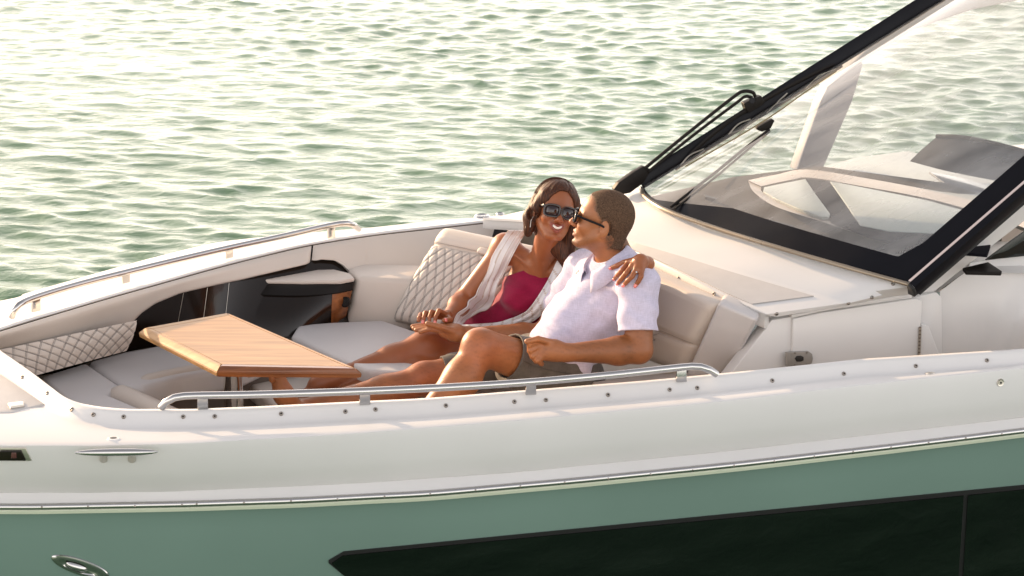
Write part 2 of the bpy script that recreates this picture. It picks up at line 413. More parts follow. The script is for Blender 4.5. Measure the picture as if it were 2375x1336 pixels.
def r_top_in(i): return ST[i][0] + Vector((0, 0, 0))
def r_top_in2(i): return ST[i][0] + lipd(i, .006) + Vector((0, 0, .006))
def r_top_out(i): return ST[i][0] + lipd(i, LW - .008) + Vector((0, 0, .005))
def r_top_out2(i): return ST[i][0] + lipd(i, LW) + Vector((0, 0, -.004))
def r_lipbase(i): return ST[i][0] + lipd(i, LW + .022) + Vector((0, 0, -LH + .004))
def r_lipbase2(i): return ST[i][0] + lipd(i, LW + .045) + Vector((0, 0, -LH - .002))
def r_cr0(i):
    v = ST[i][1] - ST[i][0]; L_ = max(v.length - .02, .08); q = ST[i][0] + lipd(i, L_); q.z = ST[i][1].z + .005; return q
def r_cr(i): return ST[i][1] + Vector((0, 0, -.001))
def r_cr2(i): return ST[i][1].lerp(ST[i][2], .12) + (ST[i][1] - ST[i][0]).normalized() * .006
def r_mid(i): return ST[i][1].lerp(ST[i][2], .55) + (ST[i][1] - ST[i][0]).normalized() * .010
def r_pb(i): return ST[i][2]
def r_pb2(i): return ST[i][2] + Vector((0, 0, -.006)) - lipd(i, .008)
def r_fl(i): return ST[i][3] + Vector((0, 0, .016)) - lipd(i, .010)
def r_fl2(i): return ST[i][3] + Vector((0, 0, .010)) + lipd(i, .002)
rows = [smoothrow(f) for f in (r_top_in, r_top_in2, r_top_out, r_top_out2, r_lipbase, r_lipbase2, r_cr0, r_cr, r_cr2, r_mid, r_pb, r_pb2, r_fl, r_fl2)]
deck = loft('deck', rows, M['gel'], boat, ang=50)
# liner down from the lip to the sole
rowsL = [smoothrow(lambda i: ST[i][0]), smoothrow(lambda i: ST[i][0] + Vector((0, 0, -.02)) + lipd(i, .012)),
         smoothrow(lambda i: ST[i][0] + Vector((0, 0, -.30)) - lipd(i, .02 if i < near_last + 5 else -.25)), smoothrow(lambda i: ST[i][0] + Vector((0, 0, -.68)) - lipd(i, .10 if i < near_last + 5 else -.25))]
liner = loft('cockpit_liner', rowsL, M['vinyl'], boat, flip=True)
# hull
def hrow(dz, di):
    return smoothrow(lambda i: ST[i][3] + Vector((0, 0, dz)) - lipd(i, di))
hrows = [hrow(-.012, .002), hrow(-.030, .012), hrow(-.10, .028), hrow(-.25, .075), hrow(-.45, .155), hrow(-.75, .30), hrow(-1.0, .45), hrow(-1.35, .62)]
hull = loft('hull', hrows, M['hull'], boat, ang=40)
sm = smoothrow(lambda i: ST[i][3])
strip_rows = [smoothrow(lambda i: ST[i][3] + lipd(i, .006) + Vector((0, 0, -.004))), smoothrow(lambda i: ST[i][3] + lipd(i, .012) + Vector((0, 0, -.013))),
              smoothrow(lambda i: ST[i][3] + lipd(i, .008) + Vector((0, 0, -.024))), smoothrow(lambda i: ST[i][3] + lipd(i, -.006) + Vector((0, 0, -.026)))]
loft('hull_strip', strip_rows, M['strip'], boat)
rub = tube('rub_rail', [p + Vector((0, 0, .002)) for p in smoothrow(lambda i: ST[i][3] + lipd(i, .010), 6)], .0105, M['steel'], boat, seg=12)
# sole
fl = [(1.25, 7.8), (1.25, 8.4), (2.2, 8.95), (3.2, 9.1), (9, 9.1), (9, 7.15), (1.6, 7.45)]
prism('cockpit_sole', [B(s, t, .74) for s, t in fl], (0, 0, -.03), M['floor'], boat)

deps = bpy.context.evaluated_depsgraph_get()
def bvh(o):
    mw = o.matrix_world if False else (Matrix.Translation(boat.location) if o.parent is boat else o.matrix_basis)
    vs = [mw @ v.co for v in o.data.vertices]; return BVHTree.FromPolygons(vs, [tuple(p.vertices) for p in o.data.polygons])
def hit(bv, px, py):
    d = Vector(ray(px, py)).normalized(); h = bv.ray_cast(Vector((0, 0, CH)), d)
    if h[0] is None: return None, None
    n = h[1]
    if n.dot(d) > 0: n = -n
    return h[0], n
bdeck = bvh(deck); bhull = bvh(hull)
def place_part(name, me, loc, nrm, parent, xd=(1, 0, 0)):
    o = bpy.data.objects.new(name, me); COL.objects.link(o); o.parent = parent
    base = Vector((0, 0, 0))
    q = parent
    while q is not None: base += q.matrix_basis.translation; q = q.parent
    orient(o, Vector(loc) - base, nrm, xd); return o
# snap fasteners
me_sn = lathe_me('snap_fastener', [(.0075, 0), (.0072, .003), (.0058, .0042), (.0052, .0052), (.003, .0048), (.0028, .0015), (.0001, .001)], 14)
me_sn.materials.append(M['snap']); me_sn.materials.append(M['snapin'])
for p in me_sn.polygons: p.use_smooth = True; p.material_index = 1 if max(math.hypot(me_sn.vertices[v].co.x, me_sn.vertices[v].co.y) for v in p.vertices) < .0032 else 0
for x, y in ((52, 875), (110, 912), (167, 950), (217, 962), (287, 967), (425, 967), (498, 966), (652, 960), (801, 955), (871, 950), (1034, 941), (1193, 932), (1266, 928), (1410, 916), (1553, 904), (1617, 900), (1791, 883), (1957, 867), (2124, 849), (2289, 836)):
    h, n = hit(bdeck, x, y)
    if h is not None: place_part('snap_fastener', me_sn, h, n, boat)
# screws of the rub rail: sub-parts of the rail
me_sc = lathe_me('rail_screw', [(.0036, 0), (.0033, .0012), (.0015, .0018), (.0001, .0014)], 12); me_sc.materials.append(M['snap'])
brub = bvh(rub)
for x, y in ((97, 1176), (204, 1175), (313, 1174), (422, 1171), (456, 1169), (566, 1166), (675, 1162), (783, 1158), (892, 1152), (998, 1146), (1103, 1137), (1207, 1128), (1310, 1119), (1411, 1110), (1509, 1100), (1607, 1091), (1703, 1080), (1796, 1070), (1889, 1059), (1979, 1048), (2067, 1038), (2154, 1027), (2240, 1016), (2324, 1007)):
    for dy in (0, -3, 3, -6, 6, -9, 9):
        h, n = hit(brub, x, y + dy)
        if h is not None: place_part('rail_screw', me_sc, h, n, rub); break
# grab rails
def handrail(pts, posts, r, zb, name='handrail'):
    path = resample(pts, 60)
    o = tube(name, path, r, M['steel'], boat, seg=14)
    for (b, t) in posts:
        d = (pts[-2] - pts[1]); d.z = 0; d.normalize(); sd = Vector((-d.y, d.x, 0))
        w_ = .017; t_ = .007
        top = [t + d * w_ * a_ + sd * t_ * b_ for a_, b_ in ((-1, -1), (1, -1), (1, 1), (-1, 1))]
        bo = [b + d * w_ * 1.05 * a_ + sd * t_ * b_ for a_, b_ in ((-1, -1), (1, -1), (1, 1), (-1, 1))]
        q = prism('rail_post', [v + Vector((0, 0, 0)) for v in top], bo, M['steel'], None, bev=.002, seg=2)
        q.parent = o; q.matrix_basis.translation = -boat.location
    return o
z1 = GZ + .052
handrail([W(374, 945, z=GZ + .012), W(382, 935, z=GZ + .03), W(402, 923, z=z1 - .003), W(440, 918, z=z1), W(600, 915, z=z1), W(845, 907, z=z1), W(1040, 898, z=z1), W(1230, 886, z=z1), W(1420, 869, z=z1), W(1580, 852, z=z1), W(1620, 850, z=z1), W(1645, 857, z=z1 - .01), W(1662, 868, z=z1 - .03)],
         [(W(x, yb, z=GZ + .002), W(x, yt, z=z1)) for x, yb, yt in ((470, 950, 918), (846, 938, 907), (1231, 915, 886), (1580, 885, 852))], .0125, GZ)
z2 = GZ + .050
handrail([W(27, 735, z=GZ), W(38, 712, z=z2 - .01), W(75, 692, z=z2), W(180, 660, z=z2), W(290, 632, z=z2), W(410, 603, z=z2), W(530, 575, z=z2), W(650, 549, z=z2), W(760, 524, z=z2), W(800, 518, z=z2), W(818, 521, z=z2 - .01), W(832, 531, z=GZ)],
         [(W(x, yb, z=GZ - .006), W(x, yt, z=z2)) for x, yb, yt in ((83, 722, 689), (291, 656, 632), (531, 598, 575), (768, 552, 523))], .0125, GZ)
# cleat
h, n = hit(bdeck, 270, 1062)
cl_up = n
cz = Vector((0, 0, 1)); cd = (W(360, 1046, z=1.35) - W(180, 1048, z=1.35)).normalized()
c0 = h - Vector((cd.y, -cd.x, 0)) * 0
cc = W(270, 1049, y=(h.y - .055)); pts = [cc + cd * k * .128 for k in np.linspace(-1, 1, 15)]
rad = [max(.012 * (1 - (abs(k)) ** 2.6) ** .5, .003) for k in np.linspace(-1, 1, 15)]
cleat = tube('mooring_cleat', pts, rad, M['steel'], boat, seg=12)
for k in (-.045, .05):
    p = cc + cd * k; h2, n2 = hit(bdeck, 240 if k < 0 else 306, 1066)
    if h2 is not None:
        q = tube('cleat_foot', [p, p.lerp(h2, .5), h2 - n2 * .004], [.009, .009, .014], M['steel_b'], None, seg=12); q.parent = cleat; q.matrix_basis.translation = -boat.location
# deck fittings
def lathe_at(name, prof, px, py, bv, m, sx=1, sy=1, seg=24, off=0, xd=(1, 0, 0), parent=None):
    me = lathe_me(name, prof, seg, sx, sy); me.materials.append(m)
    for p in me.polygons: p.use_smooth = True
    h, n = hit(bv, px, py)
    if h is None: print('MISS', name, px, py); return None
    o = place_part(name, me, h + n * off, n, parent or boat, xd); autosm(o, 40); return o
q = lathe_at('deck_drain', [(.021, 0), (.019, .004), (.012, .005), (.0115, .001)], 263, 1019, bdeck, M['gel']); 
lathe_at('drain_plug', [(.011, 0), (.0105, .0045), (.0001, .0045)], 263, 1019, bdeck, M['snapin'], off=.0008)
lathe_at('deck_fitting', [(.018, 0), (.016, .004), (.010, .006), (.0001, .0055)], 2157, 867, bdeck, M['steel_b'])
lathe_at('filler_cap', [(.014, 0), (.0125, .004), (.008, .003), (.0078, .0045), (.0001, .0045)], 2320, 887, bdeck, M['steel_b'])
lathe_at('filler_cap_hole', [(.004, 0), (.0038, .006), (.0001, .006)], 2320, 887, bdeck, M['snapin'])
# bow navigation light in its moulded pocket
h, n = hit(bdeck, 40, 1052)
def onsurf(bv, pts, off):
    out = []
    for x, y in pts:
        a_, b_ = hit(bv, x, y); out.append(a_ + b_ * off)
    return out
nl = onsurf(bdeck, [(-34, 1068), (-10, 1037), (60, 1037), (74, 1068)], .004)
prism('nav_light_pod', nl, [p - n * .012 for p in nl], M['steel_b'], boat, bev=.003)
nl = onsurf(bdeck, [(-20, 1065), (2, 1044), (50, 1044), (61, 1065)], .0095)
prism('nav_light_lens', nl, [p - n * .010 for p in nl], M['glossblack'], boat, bev=.0015)
M['redlens'] = mat('red_lens', (.10, .03, .03), .15, coat=1)
nl = onsurf(bdeck, [(27, 1058), (28, 1047), (39, 1047), (40, 1058)], .0115)
prism('nav_light_bulb', nl, [p - n * .004 for p in nl], M['redlens'], boat, bev=.001)
# anchor locker: hatch lid outline and latch
lk = onsurf(bdeck, [(-90, 850), (0, 868), (105, 938), (60, 948), (30, 958), (-90, 962)], .003)
prism('anchor_hatch', [p for p in lk], [p - Vector((0, 0, .012)) for p in lk], M['gel_flat'], boat, bev=.004)
lt = onsurf(bdeck, [(18, 941), (54, 936), (56, 946), (24, 951)], .010)
prism('hatch_latch', lt, [p - Vector((0, 0, .009)) for p in lt], M['steel_b'], boat, bev=.002)
# hull: oval bow eye plate and long dark windows
q = lathe_at('bow_eye_plate', [(.052, 0), (.050, .004), (.044, .006), (.034, .006), (.030, .002), (.0001, .002)], 186, 1314, bhull, M['steel'], 1.9, .62, 40, .001, xd=(1, .3, -.45))
q2 = lathe_at('eye_recess', [(.024, 0), (.020, .006), (.010, .011), (.0001, .012)], 178, 1312, bhull, M['steel'], 1.5, .55, 24, .005, xd=(1, .3, -.45))
def hullpanel(name, top, bot, m, off, n=30, th=.006):
    T = []; Bm = []
    for k in range(n + 1):
        f = k / n; x = top[0][0] + (top[-1][0] - top[0][0]) * f; y = lerpline(top, x)
        x2 = bot[0][0] + (bot[-1][0] - bot[0][0]) * f; y2 = lerpline(bot, x2); T.append((x, y)); Bm.append((x2, y2))
    R = []
    for v in np.linspace(0, 1, 5):
        row = []
        for (x, y), (x2, y2) in zip(T, Bm):
            a_, b_ = hit(bhull, x + (x2 - x) * v, y + (y2 - y) * v)
            if a_ is None: a_ = row[-1] if row else Vector((0, 0, 0)); b_ = Vector((0, -1, 0))
            row.append(a_ + b_ * off)
        R.append(row)
    full = [[p - Vector((0, -1, 0)) * th for p in R[0]]] + R + [[p - Vector((0, -1, 0)) * th for p in R[-1]]]
    return loft(name, full, m, boat, ang=30, flip=True)
hullpanel('hull_window_frame', [(762, 1298), (785, 1279), (2850, 1077)], [(762, 1304), (900, 1420), (2850, 1420)], M['rubber'], .004, 60)
hullpanel('hull_window', [(770, 1302), (790, 1286), (2233, 1147)], [(770, 1305), (880, 1410), (2216, 1410)], M['hglass'], .008, 60)
hullpanel('hull_window', [(2243, 1146), (2840, 1086)], [(2227, 1410), (2840, 1410)], M['hglass'], .008, 30)

# ---------------------------------------------------------------- starboard inner wall, cabinet, bolsters
WT = [(-40, 778), (0, 766), (125, 728), (250, 691), (375, 656), (500, 621), (610, 593), (720, 568), (860, 546), (1010, 529), (1210, 507)]
WB = [(-40, 886), (0, 878), (120, 866), (230, 832), (340, 806), (480, 792), (590, 787), (700, 780), (850, 745), (950, 741), (1150, 722)]
def wallrow(v, off=0.0, n=71):
    T = crom([W(x, y, z=GZ - .004) for x, y in WT], 7); Bo = crom([W(x, y, z=1.12) for x, y in WB], 7); R = []
    for i in range(n):
        d = T[min(i + 1, n - 1)] - T[max(i - 1, 0)]; d.z = 0; d.normalize(); nn = Vector((d.y, -d.x, 0))
        R.append(T[i].lerp(Bo[i], v) + nn * off)
    return R
loft('wall_panel', [wallrow(v, .006) for v in (0, .5, 1.0)], M['glossblack'], boat, flip=True)
# bolster pad along the top of the wall; lower edge follows the panel
def bolster(name, x0, x1, vb, m, thick=.035):
    NN = 71; T = crom([W(x, y, z=GZ - .004) for x, y in WT], 7)
    xs = []
    for p in T:   # pixel-like abscissa via world x of the wall top
        xs.append(p.x)
    X0 = W(x0, lerpline(WT, x0), z=GZ).x; X1 = W(x1, lerpline(WT, x1), z=GZ).x
    base = [wallrow(v, 0, NN) for v in (0, 1)]
    nr = 14; rowsb = []
    K = 90
    def at(row, X):
        for i in range(NN - 1):
            if row[0][i].x <= X <= row[0][i + 1].x:
                f = (X - row[0][i].x) / (row[0][i + 1].x - row[0][i].x); return row[0][i].lerp(row[0][i + 1], f), row[1][i].lerp(row[1][i + 1], f)
        return row[0][-1], row[1][-1]
    vbw = [(W(x, lerpline(WT, x), z=GZ).x, v) for x, v in vb]
    for j in range(nr + 1):
        q = j / nr; row = []
        for k in range(K + 1):
            X = X0 + (X1 - X0) * k / K; a_, b_ = at(base, X); v = lerpline(vbw, X)
            dd = Vector((.30, -.95, 0)) if X < -.6 else Vector((.12, -.99, 0))
            e = min(1, (X - X0) / .02 + .0, (X1 - X) / .02 + .0) if True else 1
            e = max(e, 0) ** .5
            hgt = max(thick * (max(0, 1 - (2 * q - 1) ** 6)) ** .5 * (.25 + .75 * e), .010 if q < .5 else 0)
            row.append(a_.lerp(b_, .002 + (v - .002) * q) + dd * (hgt + .004))
        rowsb.append(row)
    return loft(name, rowsb, m, boat, flip=True, ang=70)
bolster('side_bolster', -38, 720, [(-40, .48), (120, .52), (250, .60), (305, .62), (318, .52), (335, .40), (365, .29), (420, .22), (560, .23), (720, .20)], M['vinyl'])
bolster('side_bolster', 724, 1150, [(700, .18), (745, .18), (775, .22), (795, .30), (815, .42), (840, 1.0), (1200, 1.0)], M['vinyl'], .03)

# quilted pad builder -------------------------------------------------------------------------------------
def quilt(name, P00, P10, P11, P01, m, parent, lines, nu=150, nv=110, puff=.010, bow=.0, edge=.02, thick=.0, w=.006, curveu=None):
    """P00 bottom-left, P10 bottom-right, P11 top-right, P01 top-left. lines(v)-> list of u positions of stitch lines"""
    nrm = (P10 - P00).cross(P01 - P00).normalized()
    if nrm.dot(Vector((0, -1, .4))) < 0: nrm = -nrm
    R = []
    wid = (P10 - P00).length
    for j in range(nv + 1):
        v = j / nv; row = []; L_ = P00.lerp(P01, v); R_ = P10.lerp(P11, v); us = np.array(lines(v))
        for i in range(nu + 1):
            u = i / nu; d = np.min(np.abs(us - u)) * wid
            h = puff * (1 - math.exp(-(d / w) ** 2)) + bow * math.sin(math.pi * v) * 1.0
            e = min(u, 1 - u) * wid; ev = min(v, 1 - v) * (P01 - P00).length
            h += thick * (1 - max(0, 1 - min(e, ev) / edge) ** 2) ** .5 if thick else 0
            row.append(L_.lerp(R_, u) + nrm * h)
        R.append(row)
    o = loft(name, R, m, parent, ang=0); 
    th = []
    nL = len(lines(.5))
    for k in range(nL):
        for dd in (-.0022, .0022):
            seg = []
            for j in range(0, nv + 1, 2):
                v = j / nv; u = lines(v)[k] + dd / wid
                if .01 < u < .99:
                    iu = u * nu; i0 = int(iu); a_ = R[j][i0].lerp(R[j][min(i0 + 1, nu)], iu - i0); seg.append(a_ + nrm * .0006)
                else:
                    if len(seg) > 2: th.append(seg)
                    seg = []
            if len(seg) > 2: th.append(seg)
    if th:
        q = tubes('stitching', th, .0006, M['thread'], None, 4); q.parent = o
        q.matrix_basis.translation = -(parent.location if parent is not None else Vector((0, 0, 0)))
        q['kind'] = 'stuff'
    return o
# bow backrest quilt (diamonds)
def dl(v, n=13, a=.26): return [(-.35 + k / n * 1.3) + a * v for k in range(n + 3)] + [(-.05 + k / n * 1.3) - a * v for k in range(n + 3)]
bq = quilt('quilted_backrest', W(70, 874, z=1.19), W(292, 814, z=1.19), W(317, 743, z=1.31), W(-6, 812, z=1.31), M['vinyl'], boat, lambda v: dl(v), 130, 50, .004, .012, w=.005)

# cabinet with bowed black front, pad on top, teak end and speaker
ct = [W(x, y, z=1.30) for x, y in ((520, 650), (600, 655), (700, 659), (775, 657), (822, 650))]
cb = [W(x, y, z=1.12) for x, y in ((520, 775), (600, 785), (690, 782), (760, 765), (800, 747))]
ct = resample(ct, 24); cb = resample(cb, 24)
def bulge(v, o=0): return [a_.lerp(b_, v) + Vector((.0, -1, 0)) * (.03 * math.sin(math.pi * v) + o) for a_, b_ in zip(ct, cb)]
loft('cabinet_band', [[p + Vector((0, .05, 0)) for p in bulge(0, 0)]] + [bulge(v, .012 if .02 < v < .2 else 0) for v in (0, .03, .1, .18, .21)], M['blackm'], boat, flip=True)
loft('cabinet_front', [bulge(v)[:20] for v in np.linspace(.21, 1, 8)], M['glossblack'], boat, flip=True)
loft('teak_end', [[p for p in bulge(v, .003)[19:]] for v in np.linspace(.21, 1, 8)], M['teak_d'], boat, flip=True)
# joints between the black wall panels
for px in (398, 478, 528):
    xw = W(px, lerpline(WT, px), z=GZ).x; r0 = wallrow(.5); i_ = min(range(71), key=lambda k: abs(r0[k].x - xw))
    tube('panel_joint', [wallrow(.24, .009)[i_], wallrow(.98, .009)[i_]], .0009, M['steel_b'], boat, seg=5)
sp = bulge(.42, .012)[22]
me = lathe_me('speaker', [(.019, -.01), (.019, .004), (.016, .006), (.013, .003), (.006, .003), (.005, .006), (.0001, .006)], 20, 1, 1.15); me.materials.append(M['blackm'])
place_part('speaker', me, sp, (-.25, -.9, .2), boat)
pad = [W(x, y, z=1.315) for x, y in ((548, 643), (620, 632), (700, 626), (775, 624), (812, 633), (823, 644), (790, 650), (700, 651), (610, 649))]
prism('cabinet_pad', pad, (0, 0, -.018), M['vinyl'], boat, bev=.007, seg=3)
vis = [W(x, y, z=1.34) for x, y in ((640, 622), (700, 604), (752, 600), (785, 614), (800, 626))]
# armrest block
arm = [W(x, y, z=1.315) for x, y in ((806, 622), (846, 611), (985, 614), (960, 650), (830, 642))]
armb = [W(x, y, z=1.10) for x, y in ((785, 735), (850, 700), (985, 705), (955, 772), (802, 765))]
prism('armrest', arm, armb, M['vinyl'], boat, bev=.022, seg=4, ang=60)

# ---------------------------------------------------------------- cushions of the bow lounge (parts of the boat)
def cushion(name, px, z, th, m, bev=.022, bot=None):
    return prism(name, [W(x, y, z=z) for x, y in px], (0, 0, -th), m, boat, bev=bev, seg=4, ang=60)
cushion('seat_cushion', [(202, 838), (290, 814), (480, 780), (660, 800), (570, 845), (522, 858), (420, 872), (330, 897), (284, 893)], 1.15, .09, M['vinyl_g'])
cushion('seat_cushion', [(92, 872), (200, 839), (281, 893), (250, 912), (375, 965), (262, 972), (150, 925)], 1.15, .09, M['vinyl_g'])
def roll(pts, r, name='front_roll'):
    P_ = resample(pts, 30); n = len(P_)
    rr = [r * min(1, (max(.0, min(i, n - 1 - i) + .15) / 3) ** .5) for i in range(n)]
    return tube(name, P_, rr, M['vinyl'], boat, seg=18)
roll([W(312, 898, z=1.12), W(345, 893, z=1.12), W(420, 877, z=1.12), W(520, 862, z=1.12), W(600, 850, z=1.12)], .042)
roll([W(252, 915, z=1.12), W(290, 925, z=1.12), W(385, 968, z=1.12), W(450, 1000, z=1.12)], .046)
kb = [W(330, 912, z=1.09), W(420, 892, z=1.09), W(520, 876, z=1.09), W(680, 845, z=1.09)]
kb = resample(kb, 16)
loft('kick_panel', [kb, [p + Vector((0, .03, -.35)) for p in kb]], M['vinyl_d'], boat, flip=True)
kb = resample([W(330, 912, z=1.09), W(300, 925, z=1.09), W(380, 965, z=1.09), W(450, 1000, z=1.09)], 12)
loft('kick_panel', [kb, [p + Vector((-.03, 0, -.35)) for p in kb]], M['vinyl_d'], boat)
# where the couple stretch their legs
pf = [(566, 882), (700, 868), (840, 838), (1010, 800), (1250, 790), (1560, 810), (1600, 850), (1345, 925), (660, 962)]
prism('sunpad_cushion', [W(x, y, z=1.04) for x, y in pf], (0, 0, -.07), M['vinyl'], boat, bev=.02, seg=4, ang=60)
cxy = sum((W(x, y, z=.97) for x, y in pf), Vector()) / len(pf)
prism('sunpad_base', [W(x, y, z=.97).lerp(cxy, .03) for x, y in pf], (0, 0, -.23), M['vinyl_d'], boat)
# starboard chaise cushion
cushion('seat_cushion', [(674, 778), (690, 752), (770, 746), (890, 741), (960, 765), (1120, 800), (1010, 868), (850, 858), (760, 820)], 1.16, .10, M['vinyl_g'], .02)
# port seat: low side cushion and white base seen over the coaming
cushion('seat_cushion', [(1368, 884), (1500, 868), (1600, 862), (1668, 862), (1660, 880), (1560, 896), (1400, 902)], 1.19, .055, M['vinyl'], .014)
prism('seat_base', [W(x, y, z=1.13) for x, y in ((1372, 900), (1560, 880), (1690, 868), (1690, 890), (1560, 905), (1350, 925))], (0, 0, -.35), M['gel'], boat, bev=.006)
# ---------------------------------------------------------------- starboard (far) backrest, quilted with smooth headband
def backrest(name, BL, BR, TR, TL, split, lines, th=.13, quiltmat=None, m=None, nu=120, nv=120, edge=.045, roundtop=.05, tw=0.0, umax=1.0):
    m = m or M['vinyl']
    BL, BR, TR, TL = map(Vector, (BL, BR, TR, TL))
    nrm = (BR - BL).cross(TL - BL).normalized()
    if nrm.y > 0: nrm = -nrm
    wid = (BR - BL).length; hgt = (TL - BL).length
    R = []; lineset = {}
    for j in range(nv + 1):
        v = j / nv; row = []; us = np.array(lines(v / split)) if v < split else None
        for i in range(nu + 1):
            u = i / nu; h = .03 * math.sin(math.pi * min(v / .9, 1)) * .6
            if us is not None:
                d = np.min(np.abs(us - u)) * wid; q = 1 - math.exp(-(d / .006) ** 2) if u < umax else 1; ds = (split - v) * hgt
                h += .0045 * q * min(1, ds / .03)
            ds = abs(v - split) * hgt; h -= .010 * math.exp(-(ds / .006) ** 2)
            if v > split: h += .012 * min(1, (v - split) * hgt / .03)
            e = min(u, 1 - u) * wid; ev = (1 - v) * hgt; eb = v * hgt
            if e < edge: h -= .035 * (1 - (1 - (1 - e / edge) ** 2) ** .5)
            if ev < roundtop: h -= .055 * (1 - (1 - (1 - ev / roundtop) ** 2) ** .5)
            if eb < edge: h -= .035 * (1 - (1 - (1 - eb / edge) ** 2) ** .5)
            row.append(BL.lerp(BR, u).lerp(TL.lerp(TR, u), v) + nrm * h)
        R.append(row)
    # wrap sides back
    back = -nrm * th
    R2 = [[p + back for p in R[0]]] + R + [[p + back * .5 + Vector((0, 0, .004)) for p in R[-1]], [p + back for p in R[-1]]]
    R3 = [[r[0] + back] + r + [r[-1] + back] for r in R2]
    o = loft(name, R3, m, boat, ang=0)
    thl = []
    K = len(lines(.5))
    for k in range(K):
        for dd in (-.0025, .0025):
            seg = []
            for j in range(0, int(nv * split) - 1, 2):
                v = j / nv; u = lines(v / split)[k] + dd / wid
                if .012 < u < min(.988, umax):
                    iu = u * nu; i0 = int(iu); seg.append(R[j][i0].lerp(R[j][min(i0 + 1, nu)], iu - i0) + nrm * .0005)
                else:
                    if len(seg) > 2: thl.append(seg)
                    seg = []
            if len(seg) > 2: thl.append(seg)
    j = int(nv * split)
    thl.append([R[min(j + 2, nv)][i] + nrm * .0008 for i in range(2, nu - 1, 2)])
    q = tubes('stitching', thl, .0006, M['thread'], None, 4); q.parent = o; q.matrix_basis.translation = -boat.location; q['kind'] = 'stuff'
    return o, R, nrm
def flow(v, n=15, amp=.24):
    a_ = amp * (max(v, 0) ** 1.7); return [-.3 + k / n for k in range(int(n * 1.6))] [0:0] + [(-.25 + k / n) + a_ for k in range(int(n * 1.5))] + [(.02 + k / n) - a_ for k in range(int(n * 1.4))]
fb, FR, fn = backrest('backrest', W(903, 738, z=1.17), W(1180, 800, z=1.13), W(1330, 585, z=1.50), W(1024, 521, z=1.52), .80, flow)
# pull tab in the headband seam
p0 = FR[98][int(120 * .44)]
ux = (FR[98][80] - FR[98][40]).normalized(); uy = (FR[110][50] - FR[90][50]).normalized()
tb = [p0 + ux * a_ + uy * b_ + fn * .03 for a_, b_ in ((-.030, -.012), (.030, -.014), (.033, 0), (.028, .014), (-.028, .016), (-.033, .002))]
prism('pull_tab', tb, [p - fn * .03 for p in tb], M['vinyl'], boat, bev=.008, seg=3, ang=60)
# port (near) backrest behind the man
nb, NR_, nn_ = backrest('backrest', W(1330, 775, z=1.19), W(1583, 868, z=1.17), W(1660, 700, z=1.50), W(1430, 590, z=1.52), .40, flow, th=.10, nu=110, nv=100, umax=.70)
# side wedge beside the near backrest
wd1 = [W(1667, 702, z=1.50), W(1757, 742, z=1.46), W(1686, 878, z=1.17), W(1588, 878, z=1.17)]
prism('backrest_wing', wd1, [p + Vector((.035, .13, 0)) for p in wd1], M['vinyl_g'], boat, bev=.016, seg=4, ang=60)

# ---------------------------------------------------------------- console and cabin top
def row_(L, n=40): return resample([W(x, y, z=z) for x, y, z in L], n)
e0 = row_([(1783, 744, 1.425), (1765, 738, 1.445), (1665, 694, 1.475), (1580, 650, 1.49), (1500, 608, 1.50), (1400, 566, 1.50), (1250, 525, 1.47), (1120, 512, 1.43)])
e1 = row_([(1800, 735, 1.45), (1770, 727, 1.465), (1672, 684, 1.49), (1588, 640, 1.505), (1505, 600, 1.51), (1405, 559, 1.51), (1250, 520, 1.48), (1120, 510, 1.435)])
e2 = row_([(1970, 708, 1.475), (1950, 702, 1.487), (1730, 640, 1.525), (1610, 604, 1.535), (1510, 575, 1.535), (1400, 545, 1.53), (1280, 513, 1.50), (1150, 503, 1.44)])
e2b = row_([(1985, 705, 1.478), (1965, 699, 1.492), (1740, 634, 1.532), (1618, 597, 1.542), (1515, 568, 1.542), (1405, 540, 1.535), (1285, 510, 1.50), (1155, 502, 1.44)])
e3 = row_([(2113, 684, 1.49), (2105, 658, 1.55), (1960, 616, 1.575), (1800, 571, 1.60), (1680, 533, 1.61), (1560, 491, 1.63), (1500, 452, 1.635), (1482, 436, 1.63)])
def lerpr(a, b, f): return [p.lerp(q, f) for p, q in zip(a, b)]
up = Vector((0, 0, .006))
con = [[p + Vector((0, .01, -.035)) for p in e0], [p + Vector((0, 0, -.02)) for p in e0], [p + Vector((.002, .006, .012)) for p in e0], [p.lerp(q, .6) + Vector((0, 0, .012)) for p, q in zip(e0, e1)], e1, e2, e2b, lerpr(e2b, e3, .5), e3]
for i, r in enumerate(con[7]): con[7][i] = r + Vector((0, 0, .006))
ctop = loft('console_top', con, M['gel'], boat, ang=50)
# inset panel of matt gelcoat
def insert(n0, n1, name='console_panel'):
    a_ = [p.lerp(q, .10) + Vector((0, 0, .004)) for p, q in zip(e1, e2)][n0:n1]; b_ = [p.lerp(q, .94) + Vector((0, 0, .004)) for p, q in zip(e1, e2)][n0:n1]
    return loft(name, [[p - Vector((0, 0, .006)) for p in a_], a_, b_, [p - Vector((0, 0, .006)) for p in b_]], M['gel_flat'], boat)
# panels: between near end and the joint beside the man's shoulder, then beyond
insert(3, 24); insert(25, 36)
bcon = bvh(ctop)
for x, y in ((1574, 646), (1657, 682), (1739, 721), (1801, 728), (1968, 703), (2022, 690), (2071, 659)):
    for dx, dy in ((0, 0), (3, -3), (0, -5), (4, -6), (0, 4)):
        h, n = hit(bcon, x + dx, y + dy)
        if h is not None: place_part('snap_fastener', me_sn, h, n, boat); break
